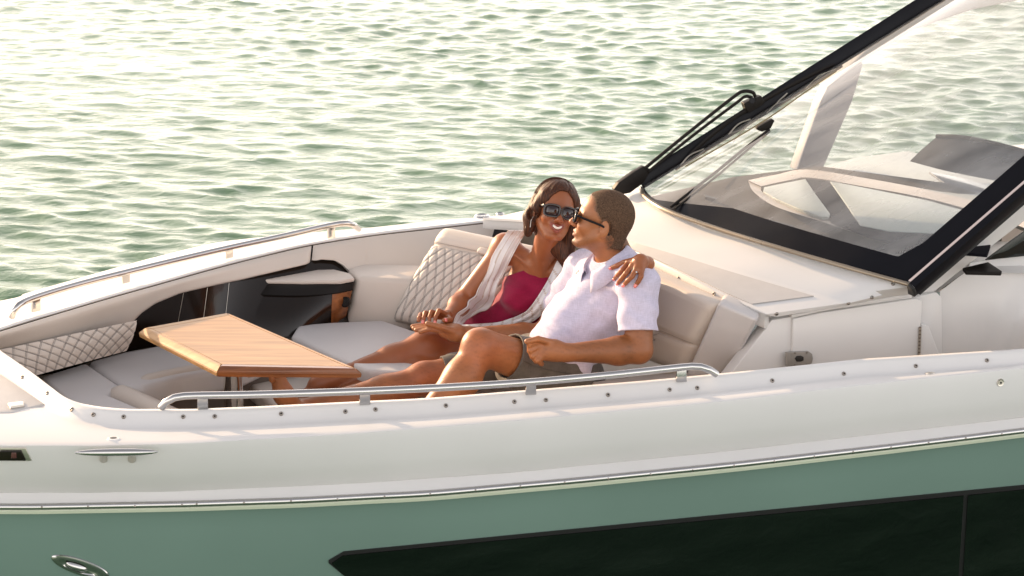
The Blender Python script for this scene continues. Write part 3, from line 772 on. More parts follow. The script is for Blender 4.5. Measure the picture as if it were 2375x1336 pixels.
# side face, door, hinge and aft panels: vertical longitudinal planes
TC = toB(W(1790, 744, z=1.425))[1]
def side(name, px, m, th=.02, t=TC, bev=.004, proud=0.0):
    pts = [W(x, y, t=t - proud) for x, y in px]; inn = B(0, th, 0) - B(0, 0, 0)
    return prism(name, pts, [p + inn for p in pts], m, boat, bev=bev, ang=40)
side('console_side', [(1791, 742), (1834, 735), (2116, 684), (2116, 960), (1640, 1010), (1686, 878)], M['gel'], th=.06)
side('cabin_door', [(1839, 740), (1900, 726), (2124, 692), (2140, 697), (2131, 835), (2122, 960), (1835, 1000)], M['gel'], th=.022, proud=.014, bev=.006)
side('door_ledge', [(1836, 731), (1900, 718), (2118, 680), (2122, 687), (1900, 724), (1838, 738)], M['gel'], th=.03, proud=.018, bev=.003)
dl_ = side('door_latch', [(1828, 817), (1876, 815), (1884, 821), (1886, 832), (1883, 843), (1872, 849), (1828, 851)], M['latch'], th=.010, proud=.024, bev=.002)
side('latch_catch', [(1824, 818), (1833, 817), (1833, 850), (1824, 851)], M['latch'], th=.010, proud=.028, bev=.001)
side('latch_pull', [(1848, 826), (1858, 825), (1864, 828), (1864, 836), (1858, 839), (1848, 839), (1844, 832)], M['snapin'], th=.004, proud=.0265, bev=.0006)
me_s2 = lathe_me('latch_screw', [(.0035, 0), (.003, .0015), (.0001, .0015)], 10); me_s2.materials.append(M['snap'])
for x, y in ((1844, 819), (1871, 818), (1843, 847), (1871, 846)):
    place_part('latch_screw', me_s2, W(x, y, t=TC - .0245), (SA, -CA, 0), boat)
hg = [W(2134, 758, t=TC - .018), W(2131, 833, t=TC - .018), W(2128, 880, t=TC - .018)]
tube('door_hinge', hg, .0042, M['snap'], boat, seg=8)
me_k = lathe_me('hinge_knuckle', [(.0058, 0), (.0058, .009), (.0001, .009)], 8); me_k.materials.append(M['steel_b'])
for k in range(9): place_part('hinge_knuckle', me_k, hg[0].lerp(hg[1], k / 9 + .02), hg[1] - hg[0], boat)
side('hinge_post', [(2137, 752), (2154, 756), (2180, 826), (2200, 900), (2130, 900)], M['gel'], th=.03, proud=.012)
TB = TC + .06
side('helm_side', [(2118, 690), (2172, 678), (2184, 690), (2186, 960), (2116, 960)], M['gel'], t=TC + .02, th=.05)
# moulded quarter panel aft with a soft bulge
qp = []
for v in np.linspace(0, 1, 14):
    row = []
    for u in np.linspace(0, 1, 22):
        x = 2180 + u * 420; ytop = 676 - min(u / .14, 1) * 46 + 6 * u; yb = 980
        y = ytop + (yb - ytop) * v
        ridge = math.exp(-((u - .30 - .28 * (1 - v) ** 1.5) / .10) ** 2)
        row.append(W(x, y, t=TC + .05 - .055 * ridge * min(1, v * 3 + .15) - .05 * u + .06 * max(0, .25 - v)))
    qp.append(row)
loft('quarter_panel', qp, M['gel'], boat, ang=0)
qs = [W(2172, 678, t=TC + .06), W(2240, 630, t=TC + .06), W(2420, 636, t=TC + .0), W(2700, 640, t=TC)]
loft('side_shelf', [[p for p in qs], [p + B(0, .5, .0) - B(0, 0, 0) for p in qs]], M['gel'], boat)
pk = [W(2232, 621, z=1.56), W(2292, 607, z=1.57), W(2324, 628, z=1.56), W(2322, 633, z=1.555), W(2240, 631, z=1.55)]
prism('side_step', pk, (0, 0, -.012), M['blackm'], boat, bev=.003)
# white fibreglass pillar below the black one, dark side window behind it
TP = TC + .005
side('pillar_moulding', [(2115, 672), (2119, 686), (2170, 676), (2232, 626), (2420, 480), (2700, 262), (2700, 175), (2375, 448), (2140, 648)], M['gel'], t=TP + .03, th=.07, bev=.008)
side('side_window', [(2286, 604), (2325, 574), (2430, 498), (2470, 585), (2350, 597)], M['hglass'], t=TP + .09, th=.01, bev=.002)
side('side_window_sill', [(2250, 610), (2340, 596), (2480, 584), (2480, 640), (2240, 640)], M['gel'], t=TP + .12, th=.02, bev=.002)

# ---------------------------------------------------------------- windshield
wsb = resample([W(x, y, z=z) for x, y, z in ((1490, 433, 1.645), (1496, 449, 1.645), (1518, 468, 1.643), (1560, 489, 1.64), (1680, 531, 1.625), (1800, 568, 1.615), (1960, 614, 1.59), (2108, 655, 1.56))], 60)
tF = toB(wsb[0])[1]; tN = toB(wsb[-1])[1]
TF = W(2190, -4, t=tF - .04); TN0 = W(2375, 424, t=tN + .01)
dF = TF - wsb[0]; dN = TN0 - wsb[-1]
dF = dF * 1.5; dN = dN * (dF.z / dN.z)
TFt = wsb[0] + dF; TNt = wsb[-1] + dN
def wst(u):
    mid = (TFt + TNt) / 2 + (B(-.30, 0, 0) - B(0, 0, 0))
    return (1 - u) ** 2 * TFt + 2 * u * (1 - u) * (2 * mid - (TFt + TNt) / 2) + u * u * TNt
def ws(u, v, off=0.0):
    i = u * 59; i0 = min(int(i), 58); b_ = wsb[i0].lerp(wsb[i0 + 1], i - i0); t_ = wst(u)
    p = b_.lerp(t_, v)
    if off:
        e = .01; i1 = min(u + e, 1); i2 = max(u - e, 0)
        du = ws(i1, v) - ws(i2, v); dv = t_ - b_; n = du.cross(dv).normalized()
        if n.dot(Vector((0, 0, 1))) < 0: n = -n
        p = p + n * off
    return p
U = np.linspace(0, 1, 61)
Uf = np.concatenate([np.linspace(0, .1, 16), np.linspace(.1, .9, 40)[1:], np.linspace(.9, 1, 16)[1:]])
loft('windshield_glass', [[ws(u, v) for u in Uf] for v in np.linspace(0, 1, 10)], M['glass'], boat, ang=0)
# ceramic black band along the base and the near side
def vband(u):   # height of the band in v
    return .004 + .050 * min(1, max(0, (u - .16) / .25)) + .02 * max(0, (u - .93) / .07)
loft('base_frit', [[ws(u, vband(u) * f, .004) for u in Uf] for f in np.linspace(0.0, 1, 4)], M['black'], boat, ang=0)
nf = []
for v in np.linspace(0, 1, 30):
    w_ = .060 + .04 * max(0, (.10 - v) / .1)
    nf.append([ws(1 - w_ * k / 3, max(v, .002), .0045 + .0005 * k) for k in range(4)])
loft('side_frit', nf, M['black'], boat, ang=0)
# near pillar: grey strip and black outer rail
def along(u, off, lat, v0=0, v1=1, n=14):
    out = []
    for k in range(n + 1):
        v = v0 + (v1 - v0) * k / n; out.append(ws(u, v, off) + (B(0, lat, 0) - B(0, 0, 0)))
    return out
def rail_strip(name, u, prof, m, v0=0.0):
    # prof: (lateral offset to port, height off glass)
    R = [along(u, h, -l, v0) for l, h in prof]
    return loft(name, R, m, boat, closed=False, ang=30)
rail_strip('pillar_trim', 1.0, [(.000, .004), (.000, .014), (.026, .012), (.030, .004)], M['trim'])
rail_strip('pillar_rail', 1.0, [(.028, .002), (.030, .030), (.038, .036), (.066, .022), (.074, .0), (.070, -.035), (.02, -.04)], M['black'], -.008)
rail_strip('pillar_seal', 1.0, [(.058, -.028), (.072, -.05), (.066, -.056), (.02, -.05)], M['rubber'], .0)
# rail end cap
ec = [ws(1, -.008, h) + (B(0, -l, 0) - B(0, 0, 0)) for l, h in [(.028, .002), (.030, .030), (.038, .036), (.066, .022), (.074, .0), (.070, -.035), (.02, -.04)]]
prism('rail_end', ec, [p + (wsb[-1] - wst(1)).normalized() * .012 for p in ec], M['rubber'], boat, bev=.002)
# far pillar
def wfar(v): return .022 + .022 * v
R = []
for l, h, k in ((0.004, -.01, 0), (-.004, .006, 0), (-.01, .02, .2), (-.01, .03, .5), (-.01, .03, .8), (-.008, .02, 1), (0, .004, 1.05), (.004, -.012, 1.0)):
    R.append([ws(0, v, h) + (B(-k * .0, 0, 0) - B(0, 0, 0)) + (B(-.35, .5, .6) - B(0, 0, 0)).normalized() * (wfar(v) * k) for v in np.linspace(0.0, 1, 20)])
loft('far_pillar', R, M['black'], boat, ang=30)
R = [[ws(0.0 + k, v, .005) for v in np.linspace(.02, 1, 30)] for k in np.linspace(0, .010, 3)]
loft('far_frit', R, M['blackm'], boat, ang=0)
# golden bead round the base
tube('windshield_bead', [wsb[i] + Vector((-.006, -.010, -.004)) for i in range(0, 60)], .0085, mat('base_seal', (.30, .25, .19), .3, metal=.6, rvar=.1), boat, seg=10)

# ---------------------------------------------------------------- wipers
def barprism(name, a, b, w1, w2, th, m, parent, upv=Vector((0, 0, 1))):
    d = (b - a).normalized(); s = d.cross(Vector((0, 1, 0))).normalized(); f = Vector((0, 1, 0))
    top = [a + s * w1, b + s * w2, b - s * w2, a - s * w1]; top = [p - f * th / 2 for p in top]
    q = prism(name, top, [p + f * th for p in top], m, None, bev=min(th, w1, w2) * .3); q.parent = parent; q.matrix_basis.translation = -boat.location; return q
def child(q, parent): q.parent = parent; q.matrix_basis.translation = -boat.location; return q
tW = tF - .02
def WT_(x, y, dt=0): return W(x, y, t=tW + dt)
mc = [WT_(x, y) for x, y in ((1424, 440), (1436, 424), (1470, 400), (1494, 386), (1508, 392), (1506, 402), (1494, 424), (1462, 448), (1440, 452))]
arm1 = prism('wiper', mc, [p + (B(0, .03, 0) - B(0, 0, 0)) for p in mc], M['blackm'], boat, bev=.004)
mb = [WT_(x, y, -.003) for x, y in ((1424, 440), (1436, 424), (1470, 400), (1494, 386))]
child(tube('wiper_rod', crom([WT_(1496, 390), WT_(1600, 305), WT_(1700, 226), WT_(1724, 212), WT_(1745, 214), WT_(1752, 224)], 6), .0075, M['blackm'], None, seg=8), arm1)
child(tube('wiper_rod', crom([WT_(1504, 398), WT_(1605, 316), WT_(1706, 240), WT_(1728, 224), WT_(1744, 226)], 6), .0068, M['blackm'], None, seg=8), arm1)
cl = [WT_(x, y, -.012) for x, y in ((1726, 240), (1766, 222), (1774, 236), (1770, 243), (1738, 262), (1731, 256))]
child(prism('wiper_clamp', cl, [p + (B(0, .035, 0) - B(0, 0, 0)) for p in cl], M['blackm'], None, bev=.003), arm1)
child(tube('clamp_bolt', [WT_(1744, 233, -.02), WT_(1748, 232, .02)], .012, M['black'], None, seg=12), arm1)
def lin(a, b, f): return (a[0] + (b[0] - a[0]) * f, a[1] + (b[1] - a[1]) * f)
b0 = (1566, 392); b1 = (1953, 152)
blade = [WT_(*lin(b0, b1, f), dt=.0) for f in np.linspace(0, 1, 9)]
child(tube('wiper_blade', blade, .0055, M['rubber'], None, seg=6, flat=(1.5, .7)), arm1)
child(tube('wiper_bridge', crom([WT_(*p) for p in ((1600, 360), (1645, 318), (1700, 275), (1745, 248), (1790, 222), (1850, 190), (1925, 154), (1948, 150))], 5), .0058, M['blackm'], None, seg=6, flat=(1.5, .8)), arm1)
for pts in (((1578, 384), (1600, 360), (1632, 345)), ((1690, 312), (1712, 288), (1740, 276)), ((1778, 262), (1804, 236), (1826, 216)), ((1868, 205), (1900, 175), (1938, 160)), ((1700, 330), (1735, 290), (1760, 275))):
    child(tube('wiper_claw', crom([WT_(x, y, -.006) for x, y in pts], 4), .0030, M['steel_b'], None, seg=6), arm1)
tG = tF - .28
def WG(x, y): return W(x, y, t=tG)
rod2 = tube('wiper', [W(1556, 480, z=1.655), W(1662, 398, z=1.80).lerp(WG(1662, 398), 1), WG(1720, 350), WG(1785, 300)], .0060, M['blackm'], boat, seg=8)
child(tube('wiper_rod', [W(1566, 484, z=1.655), WG(1668, 404), WG(1724, 356), WG(1786, 304)], .0045, M['blackm'], None, seg=8), rod2)
cl = [WG(x, y) for x, y in ((1756, 296), (1792, 276), (1797, 280), (1788, 298), (1768, 306), (1758, 302))]
child(prism('wiper_clamp', cl, [p + (B(0, .02, 0) - B(0, 0, 0)) for p in cl], M['blackm'], None, bev=.002), rod2)
child(tube('wiper_blade', crom([WG(x, y) for x, y in ((1590, 386), (1650, 352), (1720, 312), (1800, 262), (1870, 212), (1940, 165))], 4), .0030, mat('blade_edge', (.22, .17, .09), .4), None, seg=6), rod2)

# ---------------------------------------------------------------- dashboard and cabin seen through the glass, reflections built as shapes
def flatshape(name, px, z, th, m, bev=.003, parent=None):
    pts = [W(*p[:2], z=(p[2] if len(p) > 2 else z)) for p in px]; return prism(name, pts, (0, 0, -th), m, parent or boat, bev=bev)
flatshape('dashboard', [(1512, 455, 1.60), (1700, 410, 1.58), (1900, 385, 1.56), (2200, 425, 1.54), (2330, 470, 1.53), (2320, 545, 1.50), (2090, 642, 1.515), (1960, 612, 1.545), (1700, 540, 1.58), (1560, 490, 1.60)], 0, .12, M['dash'])
dz = Vector((0, 0, .004))
bandp = [(1735, 418), (1800, 405), (1872, 393), (2000, 412), (2150, 440), (2300, 478), (2420, 520)]  # cream rims: mostly reflections in the windshield, modelled as solid ribbons
bandq = [(1765, 432), (1830, 418), (1880, 412), (2000, 432), (2150, 460), (2300, 502), (2420, 545)]
def zz(x): return 1.60 - .05 * (x - 1735) / 700
R = [[W(x, y, z=zz(x) + .012) for x, y in bandp], [W(x, y, z=zz(x) + .022) for x, y in bandp], [W(x, y, z=zz(x) + .022) for x, y in bandq], [W(x, y, z=zz(x) + .008) for x, y in bandq]]
loft('reflection_rim', [crom(r, 6) for r in R], M['vinyl'], boat)
low = [(1735, 420), (1748, 445), (1790, 475), (1850, 497), (1900, 512), (2000, 545), (2120, 580), (2200, 600)]
lowq = [(1765, 434), (1768, 445), (1800, 466), (1856, 489), (1905, 506), (2003, 541), (2122, 577), (2202, 598)]
R = [[W(x, y, z=zz(x) + .0) for x, y in low], [W(x, y, z=zz(x) + .016) for x, y in low], [W(x, y, z=zz(x) + .016) for x, y in lowq], [W(x, y, z=zz(x) + .0) for x, y in lowq]]
loft('reflection_rim', [crom(r, 6) for r in R], M['vinyl'], boat)
M['palerefl'] = mat('pale_reflection', (.36, .40, .39), .4, spec=.3)  # pale tone of reflections in the glass, put on solid panes
flatshape('reflection_pane', [(1772, 434), (1820, 424), (1868, 415), (1892, 450), (1925, 495), (1922, 503), (1905, 503), (1850, 483), (1800, 461), (1770, 444)], 1.619, .012, M['palerefl'], .002)
flatshape('reflection_pane', [(1925, 420), (2000, 434), (2150, 464), (2290, 503), (2262, 540), (2190, 542), (2060, 535), (1995, 522), (1960, 470)], 1.618, .016, M['palerefl'], .002)
flatshape('reflection_stripe', [(1868, 414), (1925, 420), (1960, 470), (1995, 522), (2060, 534), (2200, 545), (2300, 560), (2290, 590), (2120, 576), (2003, 541), (1930, 512), (1924, 496), (1892, 450)], 1.614, .012, M['deadblack'], .001)  # dark band of the reflection, modelled as a black inlay
for px in (((1632, 450), (1660, 459), (1664, 463), (1636, 456)), ((1782, 508), (1838, 522), (1846, 527), (1800, 520))):
    flatshape('defrost_vent', px, 1.603 - (0 if px[0][0] < 1700 else .01), .012, M['blackm'], .001)
me = lathe_me('round_vent', [(.038, 0), (.036, .004), (.033, .004), (.0001, .005)], 28); me.materials.append(M['gel'])
vz = toB(W(2082, 586, z=1.50))
# perforated oval vent grille lying on the dash
vent_c = W(2082, 587, z=1.535)
vo = place_part('vent_grille', me, vent_c, (0, 0, 1), boat)
for k in range(7):
    a_ = vent_c + Vector((-.028 + k * .0093, -.02, .0055)); b_ = vent_c + Vector((-.018 + k * .0093, .02, .0055))
    q = tube('grille_slot', [a_, b_], .0022, M['snapin'], None, seg=5); q.parent = vo; q.matrix_basis = vo.matrix_basis.inverted() @ Matrix.Translation(-boat.location)
# starboard deck body and visor hood seen aft through the glass
M['deckgrey'] = mat('side_deck', (.36, .385, .38), .45)
flatshape('side_deck_panel', [(1890, 392, 1.47), (1985, 365, 1.47), (2105, 350, 1.47), (2160, 362, 1.48), (2330, 420, 1.52), (2500, 470, 1.54), (2500, 560, 1.54), (2300, 478, 1.55), (2100, 432, 1.55), (1990, 412, 1.55)], 0, .05, M['deckgrey'], .004)
vh0 = [W(x, y, z=z) for x, y, z in ((2110, 374, 1.56), (2180, 393, 1.555), (2260, 410, 1.55), (2375, 432, 1.55), (2520, 470, 1.55))]
vh1 = [W(x, y, s=toB(vh0[i])[0] + .10) for i, (x, y) in enumerate(((2172, 318), (2230, 320), (2300, 333), (2385, 355), (2530, 395)))]
R = [resample(vh0, 20), resample([a_.lerp(b_, .5) + Vector((-.01, -.012, 0)) for a_, b_ in zip(vh0, vh1)], 20), resample(vh1, 20)]
loft('instrument_hood', R, mat('hood_vinyl', (.018, .019, .026), .4, spec=.3), boat)
tube('hood_lip', resample([p + Vector((0, 0, .004)) for p in vh1], 24), .009, M['blackm'], boat, seg=8)
flatshape('screen_cover', [(2155, 398, 1.545), (2230, 412, 1.54), (2290, 430, 1.54), (2312, 448, 1.535), (2318, 452, 1.53), (2270, 454, 1.53), (2210, 438, 1.535)], 0, .01, mat('visor_shade', (.10, .105, .12), .3, coat=.5), .002)
# hardtop side pillar seen through the windshield
t2 = 9.15
hp = [(1848, 398), (1868, 340), (1905, 235), (1922, 200), (2000, 140), (2003, 150), (1978, 235), (1912, 388)]
pts = [W(x, y, t=t2) for x, y in hp]
M['pillar'] = mat('hardtop_pillar', (.20, .205, .235), .4)
prism('hardtop_pillar', pts, [p + (B(0, .08, 0) - B(0, 0, 0)) for p in pts], M['pillar'], boat, bev=.01)
ha = [(1905, 238), (1990, 170), (2100, 95), (2230, 30), (2375, -12), (2600, -40), (2600, -62), (2375, -50), (2250, -30), (2185, -15), (2000, 130)]
ha = [(1918, 205), (1990, 150), (2120, 70), (2260, 22), (2400, -6), (2620, -40), (2620, -75), (2380, -60), (2215, -20), (2075, 55)]
pts = [W(x, y, t=t2 - .02) for x, y in ha]
prism('hardtop_frame', pts, [p + (B(0, .10, 0) - B(0, 0, 0)) for p in pts], M['gel'], boat, bev=.012)
# round deck speaker fittings on the far deck
for x, y, r in ((1118, 503, .034), (1160, 498, .018)):
    me = lathe_me('deck_fitting', [(r, 0), (r * .95, .006), (r * .7, .009), (r * .66, .006), (.0001, .006)], 24); me.materials.append(M['steel'])
    for p_ in me.polygons: p_.use_smooth = True
    place_part('deck_fitting', me, W(x, y, z=GZ + .002), (0, 0, 1), boat)

# ================================================================ the table
TZ = 1.34
tc_ = W(541, 880, z=TZ); tcx = Vector((W(541, 900, z=1.15).x, 0, 0))
corner = [W(337, 760, z=TZ), W(528, 725.5, z=TZ), W(827, 855, z=TZ), W(511, 849, z=TZ)]
cen = sum(corner, Vector()) / 4
pc = W(541, 905, z=1.12); ped = Vector((pc.x, pc.y, .74))
table = empty('cockpit_table', ped); meta(table, 'teak table with chamfered edges on a steel pedestal in front of the couple', 'table')
bpy.context.view_layer.update()
inner = [p.lerp(cen, .085) for p in corner]
prism('table_panel', inner, (0, 0, -.02), M['teak'], table, bev=.0008, seg=1)
edge_out = [W(321, 771, z=TZ - .016), W(520, 731, z=TZ - .016), W(840, 866, z=TZ - .016), W(503, 864, z=TZ - .016)]
edge_low = [p + Vector((0, 0, -.018)) + (p - cen).normalized() * -.004 for p in edge_out]
names = ['far', 'x']
for k in range(4):
    a_, b_ = corner[k], corner[(k + 1) % 4]; ia, ib = inner[k], inner[(k + 1) % 4]
    oa, ob = edge_out[k], edge_out[(k + 1) % 4]; la, lb = edge_low[k], edge_low[(k + 1) % 4]
    g = (b_ - a_).normalized() * .0007
    low = Vector((0, 0, TZ - .036))
    V = [ia + g, ib - g, b_ - g, a_ + g, ob - g, oa + g, lb - g, la + g, Vector((ib.x, ib.y, TZ - .034)) - g, Vector((ia.x, ia.y, TZ - .034)) + g]
    F = [(0, 3, 2, 1), (3, 5, 4, 2), (5, 7, 6, 4), (7, 9, 8, 6), (0, 1, 8, 9), (0, 9, 7, 5, 3), (1, 2, 4, 6, 8)]
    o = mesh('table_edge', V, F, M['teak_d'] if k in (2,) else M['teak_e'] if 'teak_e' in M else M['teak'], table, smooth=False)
    bm = bmesh.new(); bm.from_mesh(o.data); bmesh.ops.recalc_face_normals(bm, faces=bm.faces)
    bmesh.ops.bevel(bm, geom=list(bm.edges), offset=.0022, segments=2, affect='EDGES'); bm.to_mesh(o.data); bm.free()
prism('table_underside', [Vector((p.x, p.y, TZ - .022)) for p in inner], (0, 0, -.010), M['teak_d'], table)
tube('pedestal', [Vector((pc.x, pc.y, TZ - .03)), Vector((pc.x, pc.y, .745))], .036, M['chrome'], table, seg=32)
tube('pedestal_collar', [Vector((pc.x, pc.y, TZ - .033)), Vector((pc.x, pc.y, TZ - .05))], .05, M['steel_b'], table, seg=32)
tube('pedestal_base', [Vector((pc.x, pc.y, .742)), Vector((pc.x, pc.y, .765))], .11, M['steel'], table, seg=32)
# ================================================================ implicit modelling: one continuous skin per body
class Field:
    def __init__(s, lo, hi, h):
        s.lo = np.array(lo, float); s.h = h; s.n = np.ceil((np.array(hi, float) - s.lo) / h).astype(int) + 1
        s.a = np.full(s.n, 9.0, np.float32)
    def box(s, lo, hi):
        i0 = np.clip(np.floor((np.array(lo) - s.lo) / s.h).astype(int), 0, s.n - 1); i1 = np.clip(np.ceil((np.array(hi) - s.lo) / s.h).astype(int) + 1, 1, s.n)
        if np.any(i1 <= i0): return None
        g = [s.lo[k] + np.arange(i0[k], i1[k]) * s.h for k in range(3)]
        return (slice(i0[0], i1[0]), slice(i0[1], i1[1]), slice(i0[2], i1[2])), np.meshgrid(*g, indexing='ij')
    def add(s, prim, k=.01, mode='u', fn=None):
        f, lo, hi = prim; m = max(k, .0) + 3 * s.h + .012
        r = s.box(np.array(lo) - m, np.array(hi) + m)
        if r is None: return
        sl, (X, Y, Z) = r; d = f(X, Y, Z).astype(np.float32); a = s.a[sl]
        if mode == 'u':
            if k > 0: h = np.maximum(k - np.abs(a - d), 0) / k; s.a[sl] = np.minimum(a, d) - h * h * k * .25
            else: s.a[sl] = np.minimum(a, d)
        else:
            d = -d
            if k > 0: h = np.maximum(k - np.abs(a - d), 0) / k; s.a[sl] = np.maximum(a, d) + h * h * k * .25
            else: s.a[sl] = np.maximum(a, d)
    def sub(s, prim, k=.006): s.add(prim, k, 's')
    def grid(s):
        return np.meshgrid(*[s.lo[k] + np.arange(s.n[k]) * s.h for k in range(3)], indexing='ij', sparse=True)
    def mesh(s):
        a = s.a; ins = a < 0
        c = np.zeros(tuple(s.n - 1), np.uint8)
        for i in (0, 1):
            for j in (0, 1):
                for k in (0, 1): c += ins[i:s.n[0] - 1 + i, j:s.n[1] - 1 + j, k:s.n[2] - 1 + k]
        act = np.argwhere((c > 0) & (c < 8)); idm = np.full(tuple(s.n - 1), -1, np.int32)
        idm[act[:, 0], act[:, 1], act[:, 2]] = np.arange(len(act))
        P = np.zeros((len(act), 3)); cnt = np.zeros(len(act))
        cor = [(i, j, k) for i in (0, 1) for j in (0, 1) for k in (0, 1)]
        for c0 in cor:
            for ax in range(3):
                if c0[ax]: continue
                c1 = list(c0); c1[ax] = 1
                v0 = a[act[:, 0] + c0[0], act[:, 1] + c0[1], act[:, 2] + c0[2]]; v1 = a[act[:, 0] + c1[0], act[:, 1] + c1[1], act[:, 2] + c1[2]]
                x = (v0 < 0) != (v1 < 0); t = np.where(x, v0 / np.where(x, v0 - v1, 1), 0)
                p = np.tile(np.array(c0, float), (len(act), 1)); p[:, ax] = t
                P[x] += p[x]; cnt[x] += 1
        P = (act + P / cnt[:, None]) * s.h + s.lo
        Fs = []
        for ax in range(3):
            sl0 = [slice(None)] * 3; sl1 = [slice(None)] * 3; sl0[ax] = slice(0, -1); sl1[ax] = slice(1, None)
            x = ins[tuple(sl0)] != ins[tuple(sl1)]; e = np.argwhere(x); b, c_ = [(1, 2), (2, 0), (0, 1)][ax]
            ok = (e[:, b] > 0) & (e[:, c_] > 0) & (e[:, b] < s.n[b] - 1) & (e[:, c_] < s.n[c_] - 1); e = e[ok]
            q = []
            for db, dc in ((-1, -1), (0, -1), (0, 0), (-1, 0)):
                w_ = e.copy(); w_[:, b] += db; w_[:, c_] += dc; q.append(idm[w_[:, 0], w_[:, 1], w_[:, 2]])
            q = np.stack(q, 1); inn = ins[e[:, 0], e[:, 1], e[:, 2]]; q[~inn] = q[~inn][:, ::-1]
            Fs.append(q)
        return P, np.concatenate(Fs)
def rc(a, b, ra, rb, fl=None):
    """tapered capsule"""
    a = np.array(a, float); b = np.array(b, float); ba = b - a; L2 = ba @ ba; L = math.sqrt(L2)
    def f(X, Y, Z):
        px, py, pz = X - a[0], Y - a[1], Z - a[2]; t = np.clip((px * ba[0] + py * ba[1] + pz * ba[2]) / L2, 0, 1)
        dx, dy, dz = px - ba[0] * t, py - ba[1] * t, pz - ba[2] * t
        if fl is not None:   # flattening axis, factor
            ax, k = fl; q = dx * ax[0] + dy * ax[1] + dz * ax[2]; dx = dx + ax[0] * q * (k - 1); dy = dy + ax[1] * q * (k - 1); dz = dz + ax[2] * q * (k - 1)
        return np.sqrt(dx * dx + dy * dy + dz * dz) - (ra + (rb - ra) * t)
    r = max(ra, rb); return f, np.minimum(a, b) - r, np.maximum(a, b) + r
def el(c, r, R=None):
    c = np.array(c, float); r = np.array(r, float); R = np.eye(3) if R is None else np.array(R, float)   # R columns = axes
    rm = r.max(); mn = r.min()
    def f(X, Y, Z):
        px, py, pz = X - c[0], Y - c[1], Z - c[2]
        q = [(px * R[0, i] + py * R[1, i] + pz * R[2, i]) / r[i] for i in range(3)]
        k0 = np.sqrt(q[0] ** 2 + q[1] ** 2 + q[2] ** 2); g = np.sqrt((q[0] / r[0]) ** 2 + (q[1] / r[1]) ** 2 + (q[2] / r[2]) ** 2) + 1e-9
        return k0 * (k0 - 1) / g
    ext = np.sqrt(((R * r) ** 2).sum(1)); return f, c - ext, c + ext
def frame(fwd, up):
    f = np.array(fwd, float); f /= np.linalg.norm(f); u = np.array(up, float); u -= f * (u @ f); u /= np.linalg.norm(u); l = np.cross(u, f)
    return np.stack([f, l, u], 1)          # columns: forward, left, up
class Loc:
    """local frame helper: local metres -> world"""
    def __init__(s, o, R, sc=1.0): s.o = np.array(o, float); s.R = R; s.s = sc
    def p(s, x, y, z): return s.o + s.R @ (np.array([x, y, z]) * s.s)
    def rc(s, a, b, ra, rb, fl=None):
        if fl is not None: fl = (s.R @ np.array(fl[0], float), fl[1])
        return rc(s.p(*a), s.p(*b), ra * s.s, rb * s.s, fl)
    def el(s, c, r, tilt=None):
        R = s.R if tilt is None else s.R @ tilt
        return el(s.p(*c), np.array(r) * s.s, R)
    def inv(s, P): return ((P - s.o) @ s.R) / s.s
def rotx(a): c, s = math.cos(a), math.sin(a); return np.array([[1, 0, 0], [0, c, -s], [0, s, c]])
def roty(a): c, s = math.cos(a), math.sin(a); return np.array([[c, 0, s], [0, 1, 0], [-s, 0, c]])
def rotz(a): c, s = math.cos(a), math.sin(a); return np.array([[c, -s, 0], [s, c, 0], [0, 0, 1]])
def sdf_obj(name, F, m, parent, color=None):
    V, Q = F.mesh(); me = bpy.data.meshes.new(name); off = np.array(parent.location) if parent is not None else np.zeros(3)
    fast_mesh(me, V - off, Q)
    if color is not None:
        C = color(V); C = np.concatenate([C, np.ones((len(C), 1))], 1).astype(np.float32)
        at = me.color_attributes.new('Col', 'FLOAT_COLOR', 'POINT'); at.data.foreach_set('color', C.ravel())
    o = link(name, me, m, parent); return o
def vnoise(P, sc, seed=0):
    """cheap smooth value noise from sines"""
    r = np.random.RandomState(seed); out = 0
    for i in range(6):
        k = r.randn(3) * sc; out = out + np.sin(P[..., 0] * k[0] + P[..., 1] * k[1] + P[..., 2] * k[2] + r.rand() * 6.28)
    return out / 3.5
def Q3(px, py, y): v = W(px, py, y=y); return np.array([v.x, v.y, v.z])

